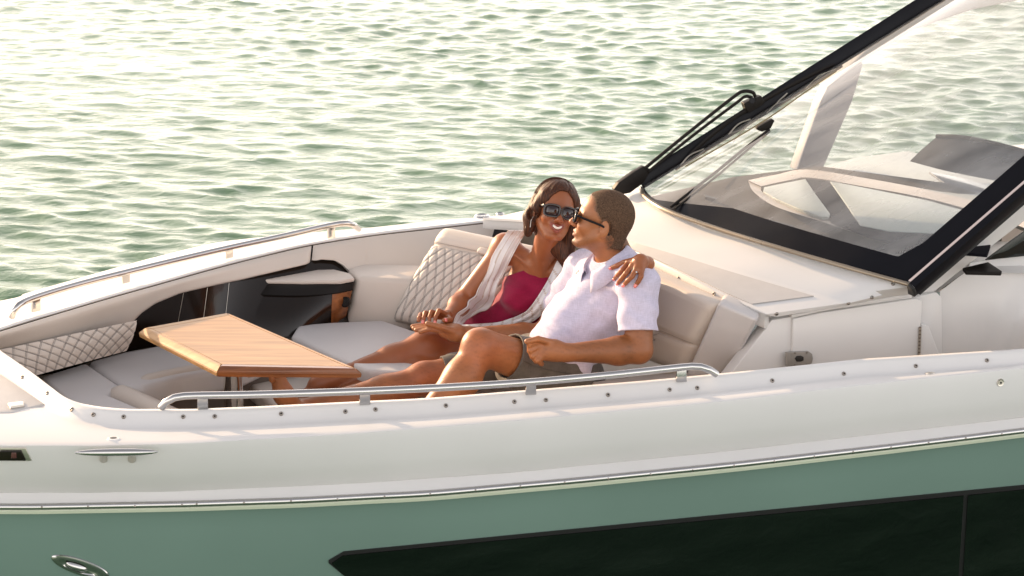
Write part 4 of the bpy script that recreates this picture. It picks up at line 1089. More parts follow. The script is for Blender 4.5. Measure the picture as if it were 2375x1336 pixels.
def finger(F, pts, r0, r1, k=.006):
    for i in range(len(pts) - 1):
        n = len(pts) - 1; ra = r0 + (r1 - r0) * i / n; rb = r0 + (r1 - r0) * (i + 1) / n
        F.add(rc(pts[i], pts[i + 1], ra, rb), k if i == 0 else .002)
def add_head(F, H, female=False, smile=0.0, neckbase=None, nr=(.052, .058)):
    s = 1.0
    F.add(H.el((-.012, 0, .038), (.098, .076, .088)), .0)
    F.add(H.el((.028, 0, .020), (.066, .066, .078)), .02)
    F.add(H.el((.030, 0, -.040), (.058, .056 if female else .060, .066)), .02)
    jw = .050 if female else .058
    for sg in (1, -1):
        F.add(H.rc((-.004, sg * jw, -.045), (.060, sg * .022, -.098), .020, .017), .022)     # jaw
        F.add(H.el((.062, sg * .036, -.030), (.026, .024, .024)), .018)                      # cheeks
        F.add(H.rc((.084, sg * .012, .020), (.072, sg * .045, .016), .010, .009), .012)      # brow
    F.add(H.el((.074, 0, -.100), (.020, .022, .017)), .018)                                  # chin
    F.add(H.el((.072, 0, -.062), (.020, .028, .024)), .016)                                  # mouth mound
    for sg in (1, -1):
        F.sub(H.el((.094, sg * .032, -.002), (.014, .018, .012)), .012)
        F.add(H.el((.072, sg * .032, -.003), (.0125, .0125, .0115)), .004)
    F.add(H.rc((.088, 0, .006), (.113, 0, -.030), .0085, .0105), .010)                       # nose
    F.add(H.el((.112, 0, -.034), (.012, .011, .010)), .006)
    for sg in (1, -1):
        F.add(H.el((.101, sg * .0125, -.038), (.0105, .0075, .008)), .005)
        F.sub(H.el((.106, sg * .006, -.047), (.005, .0035, .004)), .002)
    # lips
    if smile > 0:
        w_ = .027
        for sg in (1, -1):
            F.add(H.rc((.0985, 0, -.0575), (.084, sg * w_, -.053), .0055, .0035), .004)
            F.add(H.rc((.096, 0, -.080), (.083, sg * w_, -.056), .0068, .0035), .004)
            F.sub(H.rc((.101, 0, -.068), (.088, sg * (w_ - .005), -.057), .0062, .0018), .002)
            F.sub(H.el((.088, sg * .040, -.050), (.006, .004, .014), rotx(sg * .5)), .008)
    else:
        for sg in (1, -1):
            F.add(H.rc((.0935, 0, -.062), (.082, sg * .022, -.067), .0055, .003), .006)
            F.add(H.rc((.0915, 0, -.077), (.082, sg * .020, -.069), .0062, .003), .006)
            F.sub(H.rc((.099, 0, -.0695), (.086, sg * .018, -.0685), .0022, .001), .001)
    F.sub(H.el((.094, 0, -.088), (.006, .014, .004)), .006)
    # ears
    for sg in (1, -1):
        T = rotz(sg * -.35) @ roty(.12)
        F.add(H.el((-.014, sg * .084, -.008), (.019, .0068, .033), T), .005)
        F.add(H.el((-.008, sg * .077, -.034), (.010, .006, .010)), .006)
        F.sub(H.el((-.009, sg * .0935, -.002), (.010, .0065, .019), T), .004)
        F.sub(H.el((-.004, sg * .090, -.012), (.006, .007, .007), T), .003)
    # neck
    if neckbase is not None:
        F.add(rc(H.p(-.030, 0, -.045), neckbase, nr[0], nr[1]), .03)
        F.add(rc(H.p(.018, 0, -.075), (np.array(neckbase) + H.p(.018, 0, -.075)) / 2, .034, .034), .03)
def head_colors(H, V, skin, female, smile):
    L = H.inv(V); C = np.tile(np.array(skin), (len(V), 1)); g = lambda c, r: np.exp(-(((L - np.array(c)) / np.array(r)) ** 2).sum(1))
    x, y, z = L.T
    if smile:
        lipc = np.array((.25, .062, .042))
        u = np.clip(np.abs(y) / .027, 0, 1)
        up = np.exp(-((z - (-.0575 + .0045 * u ** 2)) / .0052) ** 2); lo = np.exp(-((z - (-.080 + .024 * u ** 1.6)) / .0068) ** 2)
        m_ = np.clip(np.maximum(up, lo) * 1.6, 0, 1) * (x > .078) * (np.abs(y) < .030)
    else:
        lipc = np.array((.26, .09, .055)); m_ = np.clip(1.5 * np.exp(-((z + .069) / .011) ** 2), 0, 1) * (x > .084) * (np.abs(y) < .023)
    C = C * (1 - m_[:, None]) + lipc * m_[:, None]
    blush = sum(g((.07, sg * .045, -.03), (.03, .02, .02)) for sg in (1, -1)) * .5
    C *= 1 + np.stack([.15 * blush, -.05 * blush, -.08 * blush], 1)
    nz = g((.11, 0, -.035), (.02, .02, .015)); C *= 1 + np.stack([.10 * nz, -.04 * nz, -.06 * nz], 1)
    return C
# ================================================================ people
def skinmat(name, var, bumpd, rough=.42, hair=False):
    m = mat(name, (1, 1, 1), rough, spec=.45, var=var, vscale=14, bump=bumpd, bscale=260, attr='Col', sub=.12, subr=(.012,), detail=6)
    m.node_tree.nodes['Principled BSDF'].inputs['Coat Weight'].default_value = .06
    m.node_tree.nodes['Principled BSDF'].inputs['Coat Roughness'].default_value = .3
    return m
M['skin_m'] = skinmat('tan_skin', .16, .0009)
M['skin_w'] = skinmat('brown_skin', .11, .0006)
SK_M = (.34, .130, .050); SK_W = (.29, .096, .036)
HRES = .0034
def clothmat(name, col, weave, rough=.85, bump=.0005, var=.05, wrk=5.5, wrd=.006):
    m = mat(name, col, rough, spec=.2, var=var, vscale=30, sheen=.15)
    n = m.node_tree; L = n.links; p = n.nodes['Principled BSDF']
    tc = n.nodes.new('ShaderNodeTexCoord')
    hs = []
    for sc_ in ((weave, weave * .12, weave * .12), (weave * .12, weave * .12, weave)):
        mp = n.nodes.new('ShaderNodeMapping'); mp.inputs['Scale'].default_value = sc_; mp.inputs['Rotation'].default_value = (.3, .5, 0)
        nz = n.nodes.new('ShaderNodeTexNoise'); nz.inputs['Scale'].default_value = 1; nz.inputs['Detail'].default_value = 3
        L.new(tc.outputs['Object'], mp.inputs[0]); L.new(mp.outputs[0], nz.inputs['Vector']); hs.append(nz.outputs[0])
    ad = n.nodes.new('ShaderNodeMath'); ad.operation = 'ADD'; L.new(hs[0], ad.inputs[0]); L.new(hs[1], ad.inputs[1])
    b = n.nodes.new('ShaderNodeBump'); b.inputs['Distance'].default_value = bump; L.new(ad.outputs[0], b.inputs['Height']); L.new(b.outputs[0], p.inputs['Normal'])
    wn = n.nodes.new('ShaderNodeTexNoise'); wn.noise_type = 'RIDGED_MULTIFRACTAL'; wn.inputs['Scale'].default_value = wrk; wn.inputs['Detail'].default_value = 3; wn.inputs['Distortion'].default_value = 1.2
    wm = n.nodes.new('ShaderNodeMapping'); wm.inputs['Rotation'].default_value = (0, -.9, .3); wm.inputs['Scale'].default_value = (.3, 1, 1.4); L.new(tc.outputs['Object'], wm.inputs[0]); L.new(wm.outputs[0], wn.inputs['Vector'])
    b2 = n.nodes.new('ShaderNodeBump'); b2.inputs['Distance'].default_value = wrd; b2.inputs['Strength'].default_value = 1; L.new(wn.outputs[0], b2.inputs['Height']); L.new(b2.outputs[0], b.inputs['Normal'])
    mr = n.nodes.new('ShaderNodeMapRange'); L.new(ad.outputs[0], mr.inputs[0]); mr.inputs[1].default_value = .75; mr.inputs[2].default_value = 1.25; mr.inputs[3].default_value = .88; mr.inputs[4].default_value = 1.08
    src = p.inputs['Base Color'].links[0].from_socket
    vmn = n.nodes.new('ShaderNodeVectorMath'); vmn.operation = 'SCALE'; L.new(src, vmn.inputs[0]); L.new(mr.outputs[0], vmn.inputs['Scale']); L.new(vmn.outputs[0], p.inputs['Base Color'])
    return m
M['linen'] = clothmat('lilac_linen', (.54, .51, .64), 420)
M['khaki'] = clothmat('taupe_cotton', (.115, .102, .090), 300, var=.08)
M['crimson'] = clothmat('crimson_knit', (.24, .0015, .036), 500, rough=.7, bump=.0003)
M['white_c'] = clothmat('white_cotton', (.74, .72, .70), 400)

# ---------------------------------------------------------------- man
man = empty('person', (0, 0, 0)); 
mp_ = Q3(1290, 880, 8.43); man.location = Vector(mp_)
meta(man, 'man in lilac linen shirt and taupe shorts reclining in profile beside the woman', 'person')
bpy.context.view_layer.update()
HM = Loc(Q3(1399, 515, 8.42), frame((-.95, .13, .25), (.22, .04, .97)), .965)
mnb = Q3(1430, 600, 8.46)
Tm = frame((-.80, -.42, .42), (.5, .0, .87))
sN, sF = Q3(1480, 654, 8.24), Q3(1356, 622, 8.62)
eN, wN = Q3(1482, 812, 8.15), Q3(1312, 818, 8.10)
eF, wF = Q3(1262, 778, 8.72), Q3(1088, 777, 8.64)
hN, kN, aN = Q3(1310, 872, 8.33), Q3(1117, 804, 8.18), Q3(950, 1012, 8.02)
hF, kF, aF = Q3(1270, 825, 8.58), Q3(990, 878, 8.46), Q3(692, 952, 8.32)
def torso_m(F, inf=0.0, k=.05):
    F.add(el(Q3(1402, 690, 8.44), (.112 + inf, .168 + inf, .165 + inf), Tm), k)
    F.add(el(Q3(1335, 765, 8.42), (.118 + inf, .150 + inf, .150 + inf), Tm), k)
    F.add(el(Q3(1290, 838, 8.44), (.110 + inf, .160 + inf, .110 + inf), Tm), k)
    for s_ in (sN, sF):
        F.add(rc(mnb + (0, 0, -.015), s_, .046 + inf, .056 + inf), k)
F = Field(Q3(612, 1020, 8.15) - (.03, .25, .06), (.72, 8.95, 1.96), HRES)
torso_m(F, -.004)
F.add(rc(sN, eN, .060, .047), .03); F.add(rc(sF, eF, .058, .045), .03)
def limb(F, a, b, r0, rm, r1, t=.3, k=.03, off=(0, 0, 0)):
    a = np.array(a); b = np.array(b); m_ = a + (b - a) * t + np.array(off); F.add(rc(a, m_, r0, rm), k); F.add(rc(m_, b, rm, r1), k)
limb(F, eN, wN, .046, .050, .030, .28, .02); limb(F, eF, wF, .044, .046, .028, .28, .02)
F.add(rc(hN, kN, .088, .062), .04); F.add(rc(hF, kF, .085, .060), .04)
limb(F, kN, aN, .056, .064, .036, .32, .03, (.012, -.004, -.010)); limb(F, kF, aF, .054, .060, .036, .32, .03, (0, 0, -.012))
F.add(el(kN + (-.018, -.01, .012), (.048, .048, .048)), .03); F.add(el(kF + (-.018, -.01, .012), (.046, .046, .046)), .03)
# feet
F.add(rc(aN, aN + (-.02, -.02, -.055), .036, .038), .03); F.add(rc(aN + (-.02, -.02, -.055), aN + (-.15, -.06, -.09), .036, .030, ((0, 0, 1), 1.3)), .03)
ft = [Q3(690, 962, 8.30), Q3(658, 915, 8.27), Q3(645, 878, 8.27)]
F.add(rc(aF, ft[0], .036, .036), .03); F.add(rc(ft[0], ft[1], .036, .036), .02); F.add(rc(ft[1], ft[2], .036, .028), .02)
for k in range(5):
    tp = ft[2] + np.array((-.020 + .0, -.03 + k * .016, .004)); tq = tp + np.array((-.004, 0, .034 - .004 * k))
    F.add(rc(tp, tq, .012 if k == 4 else .010, .009), .006)
# near hand: thumb forward, fingers curled at the waistband
pN = Q3(1268, 808, 8.095)
F.add(rc(wN, Q3(1284, 812, 8.095), .029, .033), .02)
F.add(rc(Q3(1288, 806, 8.10), Q3(1252, 800, 8.10), .026, .024), .02); F.add(rc(Q3(1288, 822, 8.09), Q3(1258, 822, 8.09), .024, .022), .02)
for k, (x0, y0, x1, y1, x2, y2) in enumerate(((1246, 794, 1229, 799, 1228, 815), (1247, 804, 1231, 813, 1234, 828), (1250, 816, 1236, 826, 1243, 838), (1258, 826, 1246, 836, 1256, 844))):
    finger(F, [Q3(x0, y0, 8.085), Q3(x1, y1, 8.065), Q3(x2, y2, 8.085)], .0115, .0095, .008)
finger(F, [Q3(1276, 794, 8.085), Q3(1248, 786, 8.065), Q3(1222, 792, 8.06)], .0125, .0095, .01)
# far hand lying palm down on her knee
F.add(rc(wF, Q3(1052, 772, 8.60), .029, .030), .02); F.add(rc(Q3(1056, 766, 8.62), Q3(1030, 762, 8.61), .024, .022, ), .02); F.add(rc(Q3(1060, 778, 8.59), Q3(1030, 770, 8.59), .024, .020), .02)
finger(F, [Q3(1048, 768, 8.575), Q3(1018, 758, 8.555), Q3(992, 751, 8.55)], .0145, .0105, .01)
for k, (x, y) in enumerate(((957, 757), (960, 762), (965, 766), (975, 770))):
    finger(F, [Q3(1028, 758 + 3 * k, 8.62 - .012 * k), Q3(995, 752 + 4 * k, 8.63 - .012 * k), Q3(x, y, 8.64 - .012 * k)], .0105, .0085, .006)
add_head(F, HM, neckbase=mnb, nr=(.058, .064))
def colM(V):
    C = head_colors(HM, V, SK_M, False, 0); L = HM.inv(V); x, y, z = L.T
    # goatee and shadow of the beard
    be = np.exp(-((x - .080) / .022) ** 2 - (y / .022) ** 2 - ((z + .100) / .020) ** 2) * 1.1
    st = np.clip(np.exp(-((x - .045) / .05) ** 2 - ((z + .085) / .035) ** 2) * .35, 0, 1) * (x > -.01) * (np.abs(y) < .075) * (z < -.035)
    mo = np.exp(-((x - .10) / .014) ** 2 - (y / .026) ** 2 - ((z + .053) / .007) ** 2) * .5
    nz = .75 + .5 * (vnoise(V, 900, 3) > 0)
    t = np.clip((be + mo) * nz + st * .8 * nz, 0, .85)[:, None]; C = C * (1 - t) + np.array((.06, .035, .022)) * t
    br = np.exp(-((x - .090) / .02) ** 2 - ((z - .018) / .005) ** 2) * (np.abs(y) > .012) * (np.abs(y) < .05) * .8
    C = C * (1 - br[:, None]) + np.array((.03, .018, .012)) * br[:, None]
    hl0 = np.where(z > .045, .045 + .30 * (z - .045) + .012 * np.cos(y * 45), .026 - .9 * np.clip(.045 - z, 0, .030)); hl0 = np.where(z < -.012, -.024 - .35 * (-.012 - z), hl0)
    cu = np.maximum(x - hl0, -.078 - z); tt = np.clip(1 - cu / .016, 0, 1) * (z > -.11) * (x < .1); tt = tt * (np.abs(y) < .077) * (.55 + .45 * (vnoise(V, 1100, 9) > -.2)) * .85
    C = C * (1 - tt[:, None]) + np.array((.06, .034, .02)) * tt[:, None]
    # sun-reddened knees, darker forearms
    for c_, r_ in ((kF, .12), (kN, .08)):
        d = np.exp(-(((V - (c_ + np.array((0, -.04, .0)))) / r_) ** 2).sum(1)) * .35; C *= 1 + np.stack([.18 * d, -.35 * d, -.35 * d], 1)
    d = np.exp(-(((V - (eN + wN) / 2) / .16) ** 2).sum(1)); C *= (1 - .34 * d)[:, None]
    # leg and arm hair, mottled
    hz = np.clip(vnoise(V * np.array((1, 1, .5)), 420, 5), 0, 1) * np.clip(vnoise(V, 55, 8) + .7, 0, 1)
    onl = (z < -.2) ; C *= (1 - .20 * hz * onl)[:, None]
    return C
body = sdf_obj('body', F, M['skin_m'], man, colM)
bbm = None
# hair: short buzz cut shell
G = Field(HM.o - .15, HM.o + .15, .0026)
G.add(HM.el((-.012, 0, .038), (.0995, .0775, .0895)), 0); G.add(HM.el((.020, 0, .045), (.070, .068, .056)), .02); G.add(HM.rc((-.038, 0, .0), (-.050, 0, -.070), .066, .050), .02)
for sg in (1, -1): G.add(HM.rc((.004, sg * .070, .03), (.010, sg * .069, -.012), .010, .008), .01)
for sg in (1, -1): G.sub(HM.el((-.010, sg * .086, -.012), (.031, .030, .043)), .006)
X, Y, Z = G.grid(); LP = HM.inv(np.stack(np.broadcast_arrays(X, Y, Z), -1))
lx, ly, lz = LP[..., 0], LP[..., 1], LP[..., 2]
hl = np.where(lz > .045, .045 + .30 * (lz - .045) + .012 * np.cos(ly * 45), .026 - .9 * np.clip(.045 - lz, 0, .030))      # hairline, receding at the temples
hl = np.where(lz < -.012, -.024 - .35 * (-.012 - lz), hl)
cut = np.maximum(lx - hl, -.078 - lz + .25 * 0); 
G.a = np.maximum(G.a, cut.astype(np.float32)); G.a += (.0012 * vnoise(LP, 700, 2)).astype(np.float32)
M['buzz'] = mat('cropped_hair', (.034, .019, .012), .8, col2=(.15, .088, .054), spec=.2, vscale=300, bump=.0012, bscale=600, detail=3)
sdf_obj('hair', G, M['buzz'], man)
# shirt
def planecut(F, p, n, band=None):
    X, Y, Z = F.grid(); n = np.array(n, float); n /= np.linalg.norm(n); p = np.array(p)
    d = ((X - p[0]) * n[0] + (Y - p[1]) * n[1] + (Z - p[2]) * n[2]).astype(np.float32)
    if band is not None:
        c, r = band; m_ = np.sqrt((X - c[0]) ** 2 + (Y - c[1]) ** 2 + (Z - c[2]) ** 2) < r; F.a = np.where(m_, np.maximum(F.a, d), F.a)
    else: F.a = np.maximum(F.a, d)
def folds(F, amp, terms, mask=None):
    X, Y, Z = F.grid(); out = 0
    for (k, ph, a_, wk) in terms:
        k = np.array(k, float); wv = .6 * np.sin(X * wk[0] + Z * wk[1] + Y * wk[2] + ph)
        out = out + a_ * np.sin(X * k[0] + Y * k[1] + Z * k[2] + ph + 2.2 * wv)
    if mask is not None: out = out * mask(X, Y, Z)
    F.a += (amp * out).astype(np.float32)
S = Field(Q3(1195, 900, 8.3) - (.05, .35, .02), (.66, 8.92, 1.74), HRES)
torso_m(S, .008)
S.add(rc(sN, Q3(1478, 775, 8.155), .072, .073), .035); S.add(rc(sF, Q3(1300, 705, 8.70), .068, .066), .035)
S.add(rc(sN, mnb + (0, 0, -.035), .058, .062), .03)
S.add(el(Q3(1300, 800, 8.34), (.10, .10, .085)), .05)
S.add(rc(Q3(1330, 845, 8.32), Q3(1350, 858, 8.29), .08, .03), .05)
folds(S, .0022, [((34, 30, 62), 0, 1.0, (7, 9, 5)), ((-52, 20, 66), 1.7, .8, (9, 5, 8)), ((14, -50, 28), .6, .7, (12, 8, 3)), ((90, 30, 100), 2.6, .35, (20, 10, 9))])
up_ = eN - sN; planecut(S, Q3(1478, 768, 8.155), up_, (Q3(1480, 800, 8.15), .135))
# hem: from waistband to the hip
planecut(S, Q3(1225, 800, 8.35), Q3(1290, 900, 8.30) - Q3(1330, 760, 8.40), (Q3(1240, 850, 8.4), .20))
inn = Field(S.lo, S.lo + (S.n - 1) * S.h, HRES); 
S.sub(rc(sN + (eN - sN) * .45, eN + (eN - sN) * .2, .066, .066), .004)
S.sub(rc(HM.p(-.01, 0, -.06), mnb + (-.02, -.01, .012), .063, .060), .006)
shirt = sdf_obj('shirt', S, M['linen'], man)
# collar: stand and folded leaf
nax = np.array((-.37, .0, .93)); nax /= np.linalg.norm(nax)
fw = np.array((-.86, -.40, .1)); fw -= nax * (fw @ nax); fw /= np.linalg.norm(fw); sd_ = np.cross(nax, fw)
cc0 = Q3(1404, 592, 8.41)
rowsC = []
for (rr, hh) in ((.076, -.05), (.080, .0), (.082, .006), (.086, .005), (.097, -.016), (.112, -.046)):
    row = []
    for k in range(41):
        a_ = math.radians(18 + 324 * k / 40); frt = max(0, math.cos(a_)); 
        r2 = rr * (1 + .12 * frt); h2 = hh - .030 * frt ** 1.5 - (.012 * frt if rr > .085 else 0) + (.004 * math.cos(a_) if 0 else 0)
        r2 += .010 * frt * (rr > .085)
        row.append(Vector(cc0 + (fw * math.cos(a_) + sd_ * math.sin(a_)) * r2 + nax * h2))
    rowsC.append(row)
col = loft('collar', rowsC, M['linen'], man, ang=0)
sol = col.modifiers.new('thick', 'SOLIDIFY'); sol.thickness = .0015
# placket strip with two buttons
me_b = lathe_me('button', [(.0045, 0), (.0045, .0012), (.003, .0016), (.0001, .0012)], 12); me_b.materials.append(mat('red_button', (.35, .03, .06), .4))
def objbvh(o, par): 
    off = par.location; return BVHTree.FromPolygons([v.co + off for v in o.data.vertices], [tuple(p.vertices) for p in o.data.polygons])
bs = objbvh(shirt, man)
for x, y in ((1337, 633), (1341, 629)):
    h, n = hit(bs, x, y)
    if h is not None: place_part('button', me_b, h, n, man)
plk = []
for x, y in ((1352, 618), (1338, 636), (1310, 662), (1282, 690), (1258, 718), (1236, 745), (1220, 770)):
    a_, n_ = hit(bs, x, y); b_, m_ = hit(bs, x + 14, y + 9)
    if a_ is not None and b_ is not None and (a_ - b_).length < .08: plk.append((a_ + n_ * .002, b_ + m_ * .002))
if len(plk) > 2:
    A = crom([p[0] for p in plk], 5); Bv = crom([p[1] for p in plk], 5)
    ob = loft('placket', [A, [a.lerp(b, .5) for a, b in zip(A, Bv)], Bv], M['linen'], man, ang=0); sm_ = ob.modifiers.new('thick', 'SOLIDIFY'); sm_.thickness = .002
# shorts
S = Field(Q3(1000, 960, 8.3) - (.05, .35, .05), (.45, 8.92, 1.50), HRES)
S.add(el(Q3(1290, 842, 8.44), (.122, .172, .115), Tm), 0); S.add(el(Q3(1320, 870, 8.42), (.13, .15, .12)), .05)
hemN = hN + (kN - hN) * .67; hemF = hF + (kF - hF) * .86
S.add(rc(hN, hemN, .104, .088), .04); S.add(rc(hF, hemF, .095, .074), .04)
S.add(rc(hemN + (.02, 0, -.05), hemN + (.07, .0, -.09), .05, .06), .04)
folds(S, .0030, [((70, 20, 30), 0, 1.0, (8, 9, 5)), ((40, 60, -50), 1.7, .7, (9, 5, 8)), ((110, -20, 60), 2.6, .3, (20, 10, 9))])
planecut(S, hemN, (kN - hN), (hemN + (kN - hN) * .3, .17)); planecut(S, hemF, (kF - hF), (hemF + (kF - hF) * .2, .14))
S.sub(rc(hN + (kN - hN) * .35, kN, .083, .076), .003); S.sub(rc(hF + (kF - hF) * .6, kF, .070, .064), .003)
shorts = sdf_obj('shorts', S, M['khaki'], man)
bsh = objbvh(shorts, man)
def stitch(bv, pts, name, par, m, r=.0009, off=.0012):
    P_ = []
    for k in range(len(pts) - 1):
        for f in np.linspace(0, 1, 9)[:-1]:
            x, y = lin(pts[k], pts[k + 1], f); h, n = hit(bv, x, y)
            if h is not None: P_.append(h + n * off)
    if len(P_) > 3: return tube(name, P_, r, m, par, seg=5)
M['khaki_d'] = mat('seam_thread', (.07, .06, .05), .8)
stitch(bsh, [(1200, 830), (1240, 850), (1290, 862), (1330, 868)], 'pocket_seam', man, M['khaki_d'])
stitch(bsh, [(1190, 800), (1186, 840), (1166, 880)], 'hem_seam', man, M['khaki_d'])

# ---------------------------------------------------------------- woman
woman = empty('person', Vector(Q3(1150, 830, 8.95)))
meta(woman, 'smiling woman in crimson top and striped white vest with one arm round the man', 'person')
bpy.context.view_layer.update()
HW = Loc(Q3(1287, 490, 8.73), frame((.20, -.93, .235), (.20, .22, .95)), .94)
wnb = Q3(1256, 612, 8.87)
Tw = frame((-.38, -.78, .50), (.45, .15, .85))
sR, sL = Q3(1172, 574, 8.93), Q3(1340, 616, 8.80)
eR, wR = Q3(1074, 697, 8.90), Q3(1040, 736, 8.735)
eL, wL = Q3(1452, 650, 8.70), Q3(1500, 612, 8.30)
hR, kR, aR = Q3(1135, 815, 8.93), Q3(988, 803, 8.70), Q3(735, 893, 8.56)
hL, kL, aL = Q3(1165, 835, 8.80), Q3(968, 866, 8.62), Q3(760, 930, 8.50)
def torso_w(F, inf=0, k=.045, low=False):
    F.add(el(Q3(1252, 660, 8.90), (.085 + inf, .135 + inf, .130 + inf), Tw), k)
    F.add(el(Q3(1212, 722, 8.92), (.080 + inf, .112 + inf, .125 + inf), Tw), k)
    F.add(el(Q3(1158, 782, 8.95), (.098 + inf, .150 + inf, .105 + inf), Tw), k)
    for x, y in ((1205, 690), (1272, 684)): F.add(el(Q3(x, y, 8.835), (.046 + inf, .056 + inf, .050 + inf), Tw), .05)
    if not low:
        for s_ in (sR, sL): F.add(rc(wnb + (0, .01, -.02), s_, .036, .042), k)
F = Field((Q3(655, 960, 8.4) - (.03, .0, .03))[[0]].tolist() + [7.98, (Q3(655, 960, 8.4))[2] - .03], (.58, 9.12, 1.92), HRES)
torso_w(F)
# collar bones and throat muscles
for s_ in (sR, sL): F.add(rc(wnb + (0, -.042, -.030), wnb + (s_ - wnb) * .75 + (0, -.042, .0), .008, .007), .014)
for sg in (1, -1): F.add(rc(HW.p(-.005, sg * .045, -.055), wnb + (.0, -.045, -.028), .014, .009), .016)
F.add(el(sR, (.050, .050, .050)), .03); F.add(el(sL, (.046, .046, .046)), .03)
F.add(rc(sR, eR, .046, .037), .03); F.add(rc(sL, eL, .044, .036), .03)
limb(F, eR, wR, .037, .040, .024, .3, .02); limb(F, eL, wL, .036, .038, .024, .3, .02)
F.add(rc(hR, kR, .082, .060), .04); F.add(rc(hL, kL, .082, .058), .04)
limb(F, kR, aR, .056, .056, .030, .3, .03, (.0, 0, -.010)); limb(F, kL, aL, .052, .054, .030, .3, .03, (0, 0, -.010))
for a_ in (aR, aL):
    F.add(rc(a_, a_ + (-.02, -.01, -.035), .030, .030), .02); F.add(rc(a_ + (-.02, -.01, -.035), a_ + (-.12, -.05, -.035), .028, .020, ((0, 0, 1), 1.2)), .02)
# right hand resting over his
F.add(rc(wR, Q3(1036, 733, 8.715), .022, .020), .015)
for (x0, y0, x1, y1, x2, y2, x3, y3) in ((1034, 729, 1018, 720, 1010, 736, 1009, 747), (1026, 730, 1001, 723, 996, 736, 996, 746), (1020, 731, 987, 725, 983, 737, 981, 746), (1014, 733, 976, 729, 972, 737, 971, 744)):
    k = (1034 - x0) / 20 * .012
    finger(F, [Q3(x0, y0, 8.69 + k), Q3(x1, y1, 8.64 + k * 1.5), Q3(x2, y2, 8.618 + k), Q3(x3, y3, 8.612 + k)], .0095, .0072, .008)
F.add(rc(Q3(1036, 731, 8.71), Q3(1018, 731, 8.70), .018, .014), .015)
finger(F, [Q3(1040, 738, 8.68), Q3(1044, 742, 8.635), Q3(1031, 743, 8.60)], .0125, .0095, .01)
# left hand over his near shoulder
LY = 8.165
def SY(x, y, o_):
    h, n = hit(bs, x, y); return (h.y - o_) if h is not None else 8.16 - o_ + .02
def LQ(x, y, o_): return (x, y, SY(x, y, o_))
LF = [(LQ(1458, 609, .018), LQ(1443, 627, .022), LQ(1433, 638, .016), LQ(1426, 646, .010)),
      (LQ(1467, 616, .018), LQ(1452, 634, .024), LQ(1441, 647, .018), LQ(1434, 656, .010)),
      (LQ(1477, 622, .018), LQ(1466, 641, .024), LQ(1456, 651, .018), LQ(1448, 660, .010)),
      (LQ(1487, 626, .018), LQ(1487, 641, .022), LQ(1481, 652, .016), LQ(1475, 661, .010))]
TH_ = [LQ(1462, 606, .016), LQ(1448, 609, .016), LQ(1432, 616, .014), LQ(1419, 621, .010)]
hy = LF[1][0][2]
wLp = Q3(1499, 612, hy + .045)
F.add(rc(wL, wLp, .024, .024), .02); F.add(rc(wLp, Q3(1484, 604, hy + .012), .024, .022), .02)
for k_ in range(4): F.add(rc(Q3(1487, 604 + 2 * k_, hy + .012), Q3(*LF[k_][0]), .019, .0125), .014)
for f_ in LF: finger(F, [Q3(*p) for p in f_], .0102, .0078, .006)
finger(F, [Q3(1484, 604, hy + .012)] + [Q3(*p) for p in TH_], .0135, .0085, .010)
add_head(F, HW, True, 1.0, wnb, (.046, .050))
def colW(V): return head_colors(HW, V, SK_W, True, 1)
wbody = sdf_obj('body', F, M['skin_w'], woman, colW)
# nails
M['nail'] = mat('coral_nail', (.80, .22, .20), .2, coat=.8)
def nail(p, q, r, par):
    """on fingertip q coming from p, on the side facing out"""
    d = (q - p); d /= np.linalg.norm(d); out = np.array((0, -.94, .33)); out -= d * (out @ d); out /= np.linalg.norm(out); s = np.cross(d, out)
    c = q + out * (r * .62) + d * .002
    V = []; Fc = []
    for i in range(5):
        for j in range(5):
            u, v = (i / 4 - .5) * 2, (j / 4 - .5) * 2
            pt = c + s * (u * r * .72 * (1 - .15 * max(v, 0) ** 2)) + d * (v * r * .95 * math.sqrt(max(0, 1 - .25 * u * u))) + out * (r * .40 * (1 - .55 * u * u - .25 * v * v)); V.append(Vector(pt))
    for i in range(4):
        for j in range(4): Fc.append((i * 5 + j, i * 5 + j + 1, i * 5 + j + 6, i * 5 + j + 5))
    o = mesh('fingernail', V, Fc, M['nail'], par, ang=0); sm = o.modifiers.new('thick', 'SOLIDIFY'); sm.thickness = .0008
for f_ in LF: nail(Q3(*f_[2]), Q3(*f_[3]), .0078, woman)
nail(Q3(*TH_[2]), Q3(*TH_[3]), .008, woman)
for (x2, y2, x3, y3, k) in ((1010, 736, 1009, 747, 0), (983, 737, 981, 746, .0084)):
    nail(Q3(x2, y2, 8.618 + k), Q3(x3, y3, 8.612 + k), .0076, woman)
nail(Q3(1044, 742, 8.635), Q3(1031, 743, 8.60), .0100, woman)
# ring
V, Fq = tube_geo([Vector(Q3(1472, 630, (LF[2][0][2] + LF[2][1][2]) / 2)) + Vector((math.cos(t) * .0100, math.sin(t) * .0100 * .5, math.sin(t) * .0085)) for t in np.linspace(0, 6.283, 17)], .0013, 6, False)
ringo = mesh('ring', V, Fq, M['steel'], woman)
me_g = lathe_me('gem', [(.0001, 0), (.0035, .002), (.003, .0035), (.0001, .0038)], 8); me_g.materials.append(M['steel'])
place_part('gem', me_g, Vector(Q3(1476, 631, (LF[2][0][2] + LF[2][1][2]) / 2 - .014)), (.1, -.9, .4), woman)
# teeth
tr = []
for v in (0, 1):
    tr.append([Vector(HW.p(.0955 - .20 * abs(y) ** 1.0 * abs(y) / .02, y, -.0585 + .004 * (abs(y) / .02) ** 2 - v * (.0125 - .008 * (abs(y) / .021) ** 2))) for y in np.linspace(-.0180, .0180, 25)])
te = loft('teeth', tr, mat('teeth', (.85, .82, .76), .25, coat=.5), woman, ang=0); sm_ = te.modifiers.new('thick', 'SOLIDIFY'); sm_.thickness = .003; sm_.offset = 0
